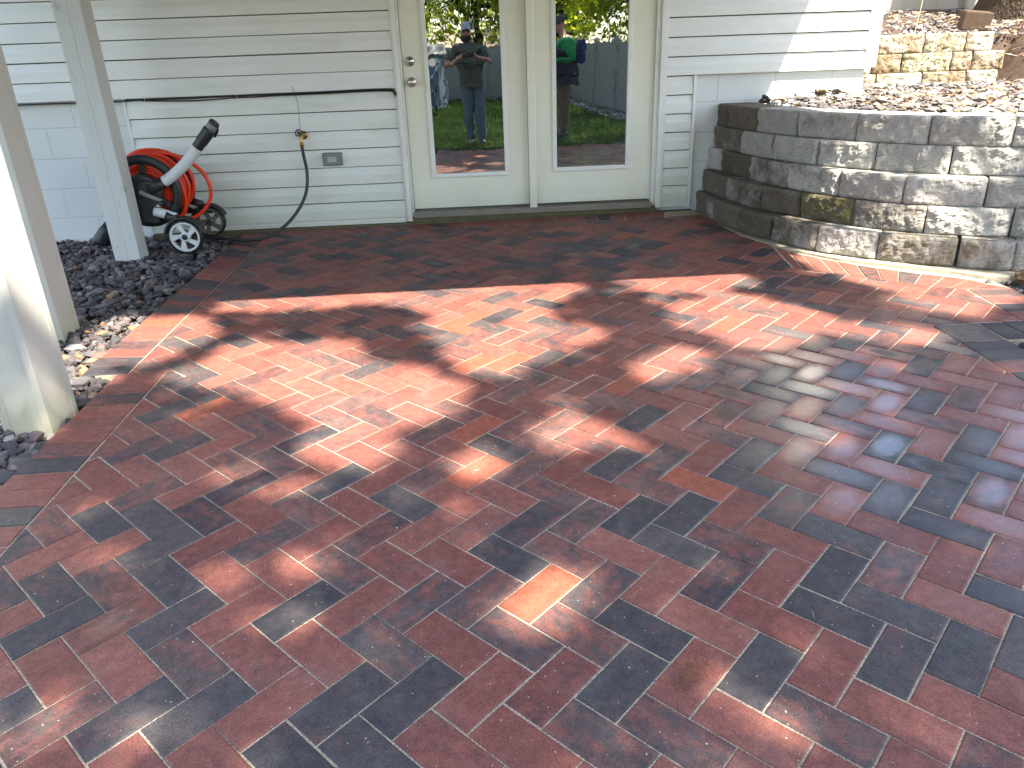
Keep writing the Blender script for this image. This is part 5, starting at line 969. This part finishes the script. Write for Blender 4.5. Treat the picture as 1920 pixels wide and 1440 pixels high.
def cap(parent, c, fwd, m):
    c = Vector(c); f = Vector(fwd).normalized(); s = f.cross(Vector((0, 0, 1))).normalized(); b = MB(); vs = []; fs = []; n = 24
    for i in range(8):
        a = math.pi/2*i/7
        for k in range(n): t_ = 2*math.pi*k/n; vs.append(c+Vector((0, 0, 0.028+0.108*math.sin(a)))+s*math.cos(t_)*0.088*math.cos(a)**0.7+f*math.sin(t_)*0.108*math.cos(a)**0.7)
    for i in range(7):
        for k in range(n): fs.append((i*n+k, i*n+(k+1) % n, (i+1)*n+(k+1) % n, (i+1)*n+k))
    b.add(vs, fs, True); br = []
    for i in range(9):
        t_ = math.pi*(i/8); br.append((c+Vector((0, 0, 0.03))+s*math.cos(t_)*0.082+f*(0.075+0.02*math.sin(t_)), c+Vector((0, 0, 0.012))+s*math.cos(t_)*0.078+f*(0.085+0.090*math.sin(t_))))
    vs = [p for pr in br for p in pr]+[p+Vector((0, 0, 0.006)) for pr in br for p in pr]; k = len(br)*2
    b.add(vs, [(2*i, 2*i+1, 2*i+3, 2*i+2) for i in range(8)]+[(k+2*i, k+2*i+2, k+2*i+3, k+2*i+1) for i in range(8)]+[(2*i+1, k+2*i+1, k+2*i+3, 2*i+3) for i in range(8)], True)
    return b.build('cap', m, parent)
def person(label, base, parts):
    return thing('person', label, 'person', base)
# --- the photographer, standing on the lawn just behind the camera, phone held up
P1 = person('bearded man in grey cap, olive t-shirt and jeans holding up a phone', (0.06, -6.72, -0.10), None)
def mk_body(P, hip, sh, neck, hd, fwd, side, legs, arms, hands, foot_dir):
    hip, sh, neck = Vector(hip), Vector(sh), Vector(neck); side = Vector(side); f = Vector(fwd); hd = Vector(hd)
    V = [(*hip, (0.150, 0.115))]; E = []
    def add(i, p, r): V.append((*p, r)); E.append((i, len(V)-1)); return len(V)-1
    b1 = add(0, hip+(sh-hip)*0.35, (0.150, 0.115)); b2 = add(b1, hip+(sh-hip)*0.72, (0.165, 0.120)); b3 = add(b2, sh+Vector((0, 0, 0.0)), (0.120, 0.085)); nk = add(b3, neck, 0.058); h1 = add(nk, hd-Vector((0, 0, 0.05)), 0.066); add(h1, hd+Vector((0, 0, 0.02)), 0.066)
    sleeves = []; pants = []
    for sgn, (el, wr), hpos in zip((-1, 1), arms, hands):
        s0 = add(b3, sh+side*sgn*0.175+Vector((0, 0, -0.01)), 0.062); el = Vector(el); wr = Vector(wr); s1 = add(s0, Vector(V[s0][:3]).lerp(el, .5), 0.050); s2 = add(s1, el, 0.042); s3 = add(s2, el.lerp(wr, .5), 0.038); s4 = add(s3, wr, 0.027)
        hb_ = Vector(hpos['palm']); s5 = add(s4, hb_, 0.030)
        for fg in hpos['fingers']: finger(V, E, s5, fg[0], fg[1], 0.0088)
        sleeves.append((Vector(V[s0][:3]), Vector(V[s1][:3]), el, wr))
    for sgn, (kn, an) in zip((-1, 1), legs):
        kn = Vector(kn); an = Vector(an); l0 = add(0, hip+side*sgn*0.095+Vector((0, 0, -0.06)), 0.098); l1 = add(l0, Vector(V[l0][:3]).lerp(kn, .5), 0.080); l2 = add(l1, kn, 0.060); l3 = add(l2, kn.lerp(an, .35), 0.058); l4 = add(l3, an, 0.040); l5 = add(l4, an+Vector(foot_dir)*0.035+Vector((0, 0, -0.04)), 0.032)
        pants.append((Vector(V[l0][:3]), Vector(V[l1][:3]), kn, an))
    body = skin_obj('body', V, E, M_skin, P, 2)
    return body, sleeves, pants
ph = Vector((0.045, -6.272, 1.236))     # phone centre; its lens corner sits at the camera
def grip(c, sgn, ph):  # fingers behind/around a phone end, thumb on the near side
    c = Vector(c); F = []
    for q in range(4):
        b0 = c+Vector((sgn*-0.004, 0.012, 0.024-0.016*q)); F.append((b0, [(-sgn*0.016, 0.010-0.001*q, 0.0), (-sgn*0.022, 0.001, 0.001), (-sgn*0.016, -0.004, 0)]))
    F.append((c+Vector((0, -0.004, -0.022)), [(-sgn*0.018, -0.012, 0.012), (-sgn*0.022, -0.002, 0.008)])); return F
g1 = -0.10
hL = (-0.075, -6.300, 1.225); hR = (0.150, -6.300, 1.232)
body, slv, pnt = mk_body(P1, (0.085, -6.68, 0.88), (0.03, -6.66, 1.335), (0.025, -6.65, 1.41), (0.02, -6.62, 1.535), (0, 1, 0), (1, 0, 0),
    [((0.00, -6.64, 0.42), (0.01, -6.70, 0.01)), ((0.17, -6.60, 0.42), (0.205, -6.62, 0.01))],
    [((-0.33, -6.56, 1.08), (-0.115, -6.335, 1.19)), ((0.40, -6.55, 1.12), (0.19, -6.335, 1.20))],
    [dict(palm=hL, fingers=grip(hL, -1, ph)), dict(palm=hR, fingers=grip(hR, 1, ph))], (0.05, 1, 0))
HV, HF = head(P1, (0.02, -6.60, 1.545), (0, 1, -0.05), None); b = MB(); b.add(HV, HF, True); b.build('head', M_skin, P1)
cap(P1, (0.02, -6.60, 1.575), (0, 1, 0), M_cap)
b = MB(); b.add([(0.02+x*0.070, -6.60+0.045+y*0.062, 1.475+z*0.055) for x, y, z in [(math.sin(t_)*math.cos(p_), math.cos(t_)*1.0*math.cos(p_), math.sin(p_)) for p_ in np.linspace(-1.4, 0.7, 8) for t_ in np.linspace(-1.6, 1.6, 14)]], [(i*14+k, i*14+k+1, (i+1)*14+k+1, (i+1)*14+k) for i in range(7) for k in range(13)], True); b.build('beard', M_hair, P1)
b = MB(); b.box((-0.045, -6.513, 1.548), (0.085, -6.503, 1.580), 0.004); b.build('sunglasses', M_black, P1)
def garment(name, V, E, m, P): return skin_obj(name, V, E, m, P, 2)
def shirt(P, hip, sh, slv, m, full=False, name='shirt'):
    hip, sh = Vector(hip), Vector(sh); V = [(*(hip+Vector((0, 0, 0.0))), (0.215, 0.175))]; E = []
    def add(i, p, r): V.append((*p, r)); E.append((i, len(V)-1)); return len(V)-1
    add(0, hip+Vector((0, 0, -0.10)), (0.210, 0.175)); a = add(0, hip+(sh-hip)*0.4, (0.225, 0.190)); b2 = add(a, hip+(sh-hip)*0.75, (0.215, 0.170)); b3 = add(b2, sh+Vector((0, 0, 0.005)), (0.140, 0.108)); add(b3, sh+Vector((0, 0, 0.055)), (0.085, 0.075))
    for s0, s1, el, wr in slv:
        i = add(b3, s0, 0.098); i = add(i, s1, 0.086); i = add(i, s1.lerp(el, 0.55), 0.070)
        if full: i = add(i, el, 0.056); i = add(i, el.lerp(wr, 0.5), 0.048); i = add(i, wr.lerp(el, 0.1), 0.038)
    return garment(name, V, E, m, P)
def trousers(P, hip, pnt, m):
    hip = Vector(hip); V = [(*hip, (0.195, 0.155))]; E = []
    def add(i, p, r): V.append((*p, r)); E.append((i, len(V)-1)); return len(V)-1
    add(0, hip+Vector((0, 0, 0.10)), (0.185, 0.150))
    for l0, l1, kn, an in pnt:
        i = add(0, l0, 0.132); i = add(i, l1, 0.116); i = add(i, kn, 0.092); i = add(i, kn.lerp(an, .5), 0.086); i = add(i, an+Vector((0, 0, 0.03)), 0.080); add(i, an+Vector((0, 0, -0.06)), 0.076)
    return garment('trousers', V, E, m, P)
def shoes(P, pnt, d, m):
    d = Vector(d).normalized()
    for l0, l1, kn, an in pnt:
        b = MB(); q = an+Vector((0, 0, -0.075)); b.tube([q-d*0.07+Vector((0, 0, .02)), q-d*0.05+Vector((0, 0, .015)), q+d*0.05+Vector((0, 0, .008)), q+d*0.14, q+d*0.19-Vector((0, 0, .008))], [0.030, 0.046, 0.046, 0.042, 0.022], 14); b.build('shoe', m, P)
shirt(P1, (0.075, -6.68, 0.96), (0.03, -6.66, 1.335), slv, M_shirt); trousers(P1, (0.085, -6.68, 0.88), pnt, M_jeans); shoes(P1, pnt, (0.1, 1, 0), M_shoe)
t = thing('phone', 'black phone held sideways in the photographer\'s hands', 'phone', ph)
b = MB(); b.box(ph-Vector((0.082, 0.0042, 0.039)), ph+Vector((0.082, 0.0042, 0.039)), 0.004); b.build('phone_body', M_black, t)
b = MB(); b.lathe([(0, 0.0), (0, 0.012), (0.0018, 0.012), (0.002, 0.0)], (0.0, ph.y+0.0043, 1.26-0.012), (0, 1, 0), 16); b.lathe([(0, 0.0), (0, 0.008), (0.0018, 0.008), (0.002, 0.0)], (0.02, ph.y+0.0043, 1.235), (0, 1, 0), 16); b.build('lens', M_metal, t)
# --- second man standing in profile
P2 = person('man in dark cap, navy vest and bright green sleeves standing in profile', (1.62, -7.35, -0.10), None)
def relaxed(c, d):
    c = Vector(c); d = Vector(d).normalized(); s = d.cross(Vector((0, 0, 1))).normalized(); F = []
    for q in range(4): F.append((c+d*0.035+Vector((0, 0, 0.024-0.016*q)), [d*0.026+Vector((0, 0, -.004)), d*0.018+Vector((0, 0, -.012)), d*0.008+Vector((0, 0, -.016))]))
    F.append((c+d*0.01+s*0.012+Vector((0, 0, 0.028)), [d*0.02+Vector((0, 0, 0.016)), d*0.022+Vector((0, 0, 0.004))])); return F
hA = (1.30, -7.17, 1.10); hB = (1.30, -7.42, 1.08)
body2, slv2, pnt2 = mk_body(P2, (1.63, -7.35, 0.88), (1.66, -7.35, 1.39), (1.63, -7.35, 1.47), (1.60, -7.35, 1.60), (-1, 0, 0), (0, 1, 0),
    [((1.60, -7.43, 0.43), (1.64, -7.43, 0.01)), ((1.63, -7.26, 0.43), (1.60, -7.26, 0.01))],
    [((1.70, -7.60, 1.10), (1.38, -7.45, 1.08)), ((1.76, -7.13, 1.12), (1.38, -7.15, 1.09))],
    [dict(palm=hB, fingers=relaxed(hB, (-1, 0.1, 0))), dict(palm=hA, fingers=relaxed(hA, (-1, -0.1, 0)))], (-1, 0, 0))
HV, HF = head(P2, (1.585, -7.35, 1.61), (-1, 0, -0.15), None); b = MB(); b.add(HV, HF, True); b.build('head', M_skin, P2); cap(P2, (1.585, -7.35, 1.64), (-1, 0, 0), plain('dark_grey_cap', (0.06, 0.06, 0.065), 0.85, 0, .3, 20))
shirt(P2, (1.63, -7.35, 0.99), (1.66, -7.35, 1.385), slv2, M_green, True, 'sweatshirt')
V = [(1.63, -7.35, 0.97, (0.245, 0.225)), (1.63, -7.35, 0.88, (0.235, 0.22)), (1.65, -7.35, 1.18, (0.245, 0.23)), (1.66, -7.35, 1.40, (0.175, 0.185))]; garment('vest', V, [(0, 1), (0, 2), (2, 3)], M_vest, P2)
b = MB(); b.box((1.86, -7.49, 1.05), (1.97, -7.21, 1.40), 0.035); o = b.build('backpack', M_bluepack); tag(o, 'blue pack on the back of the man in green sleeves', 'backpack')
trousers(P2, (1.63, -7.35, 0.88), pnt2, M_khaki); shoes(P2, pnt2, (-1, 0, 0), M_shoe)
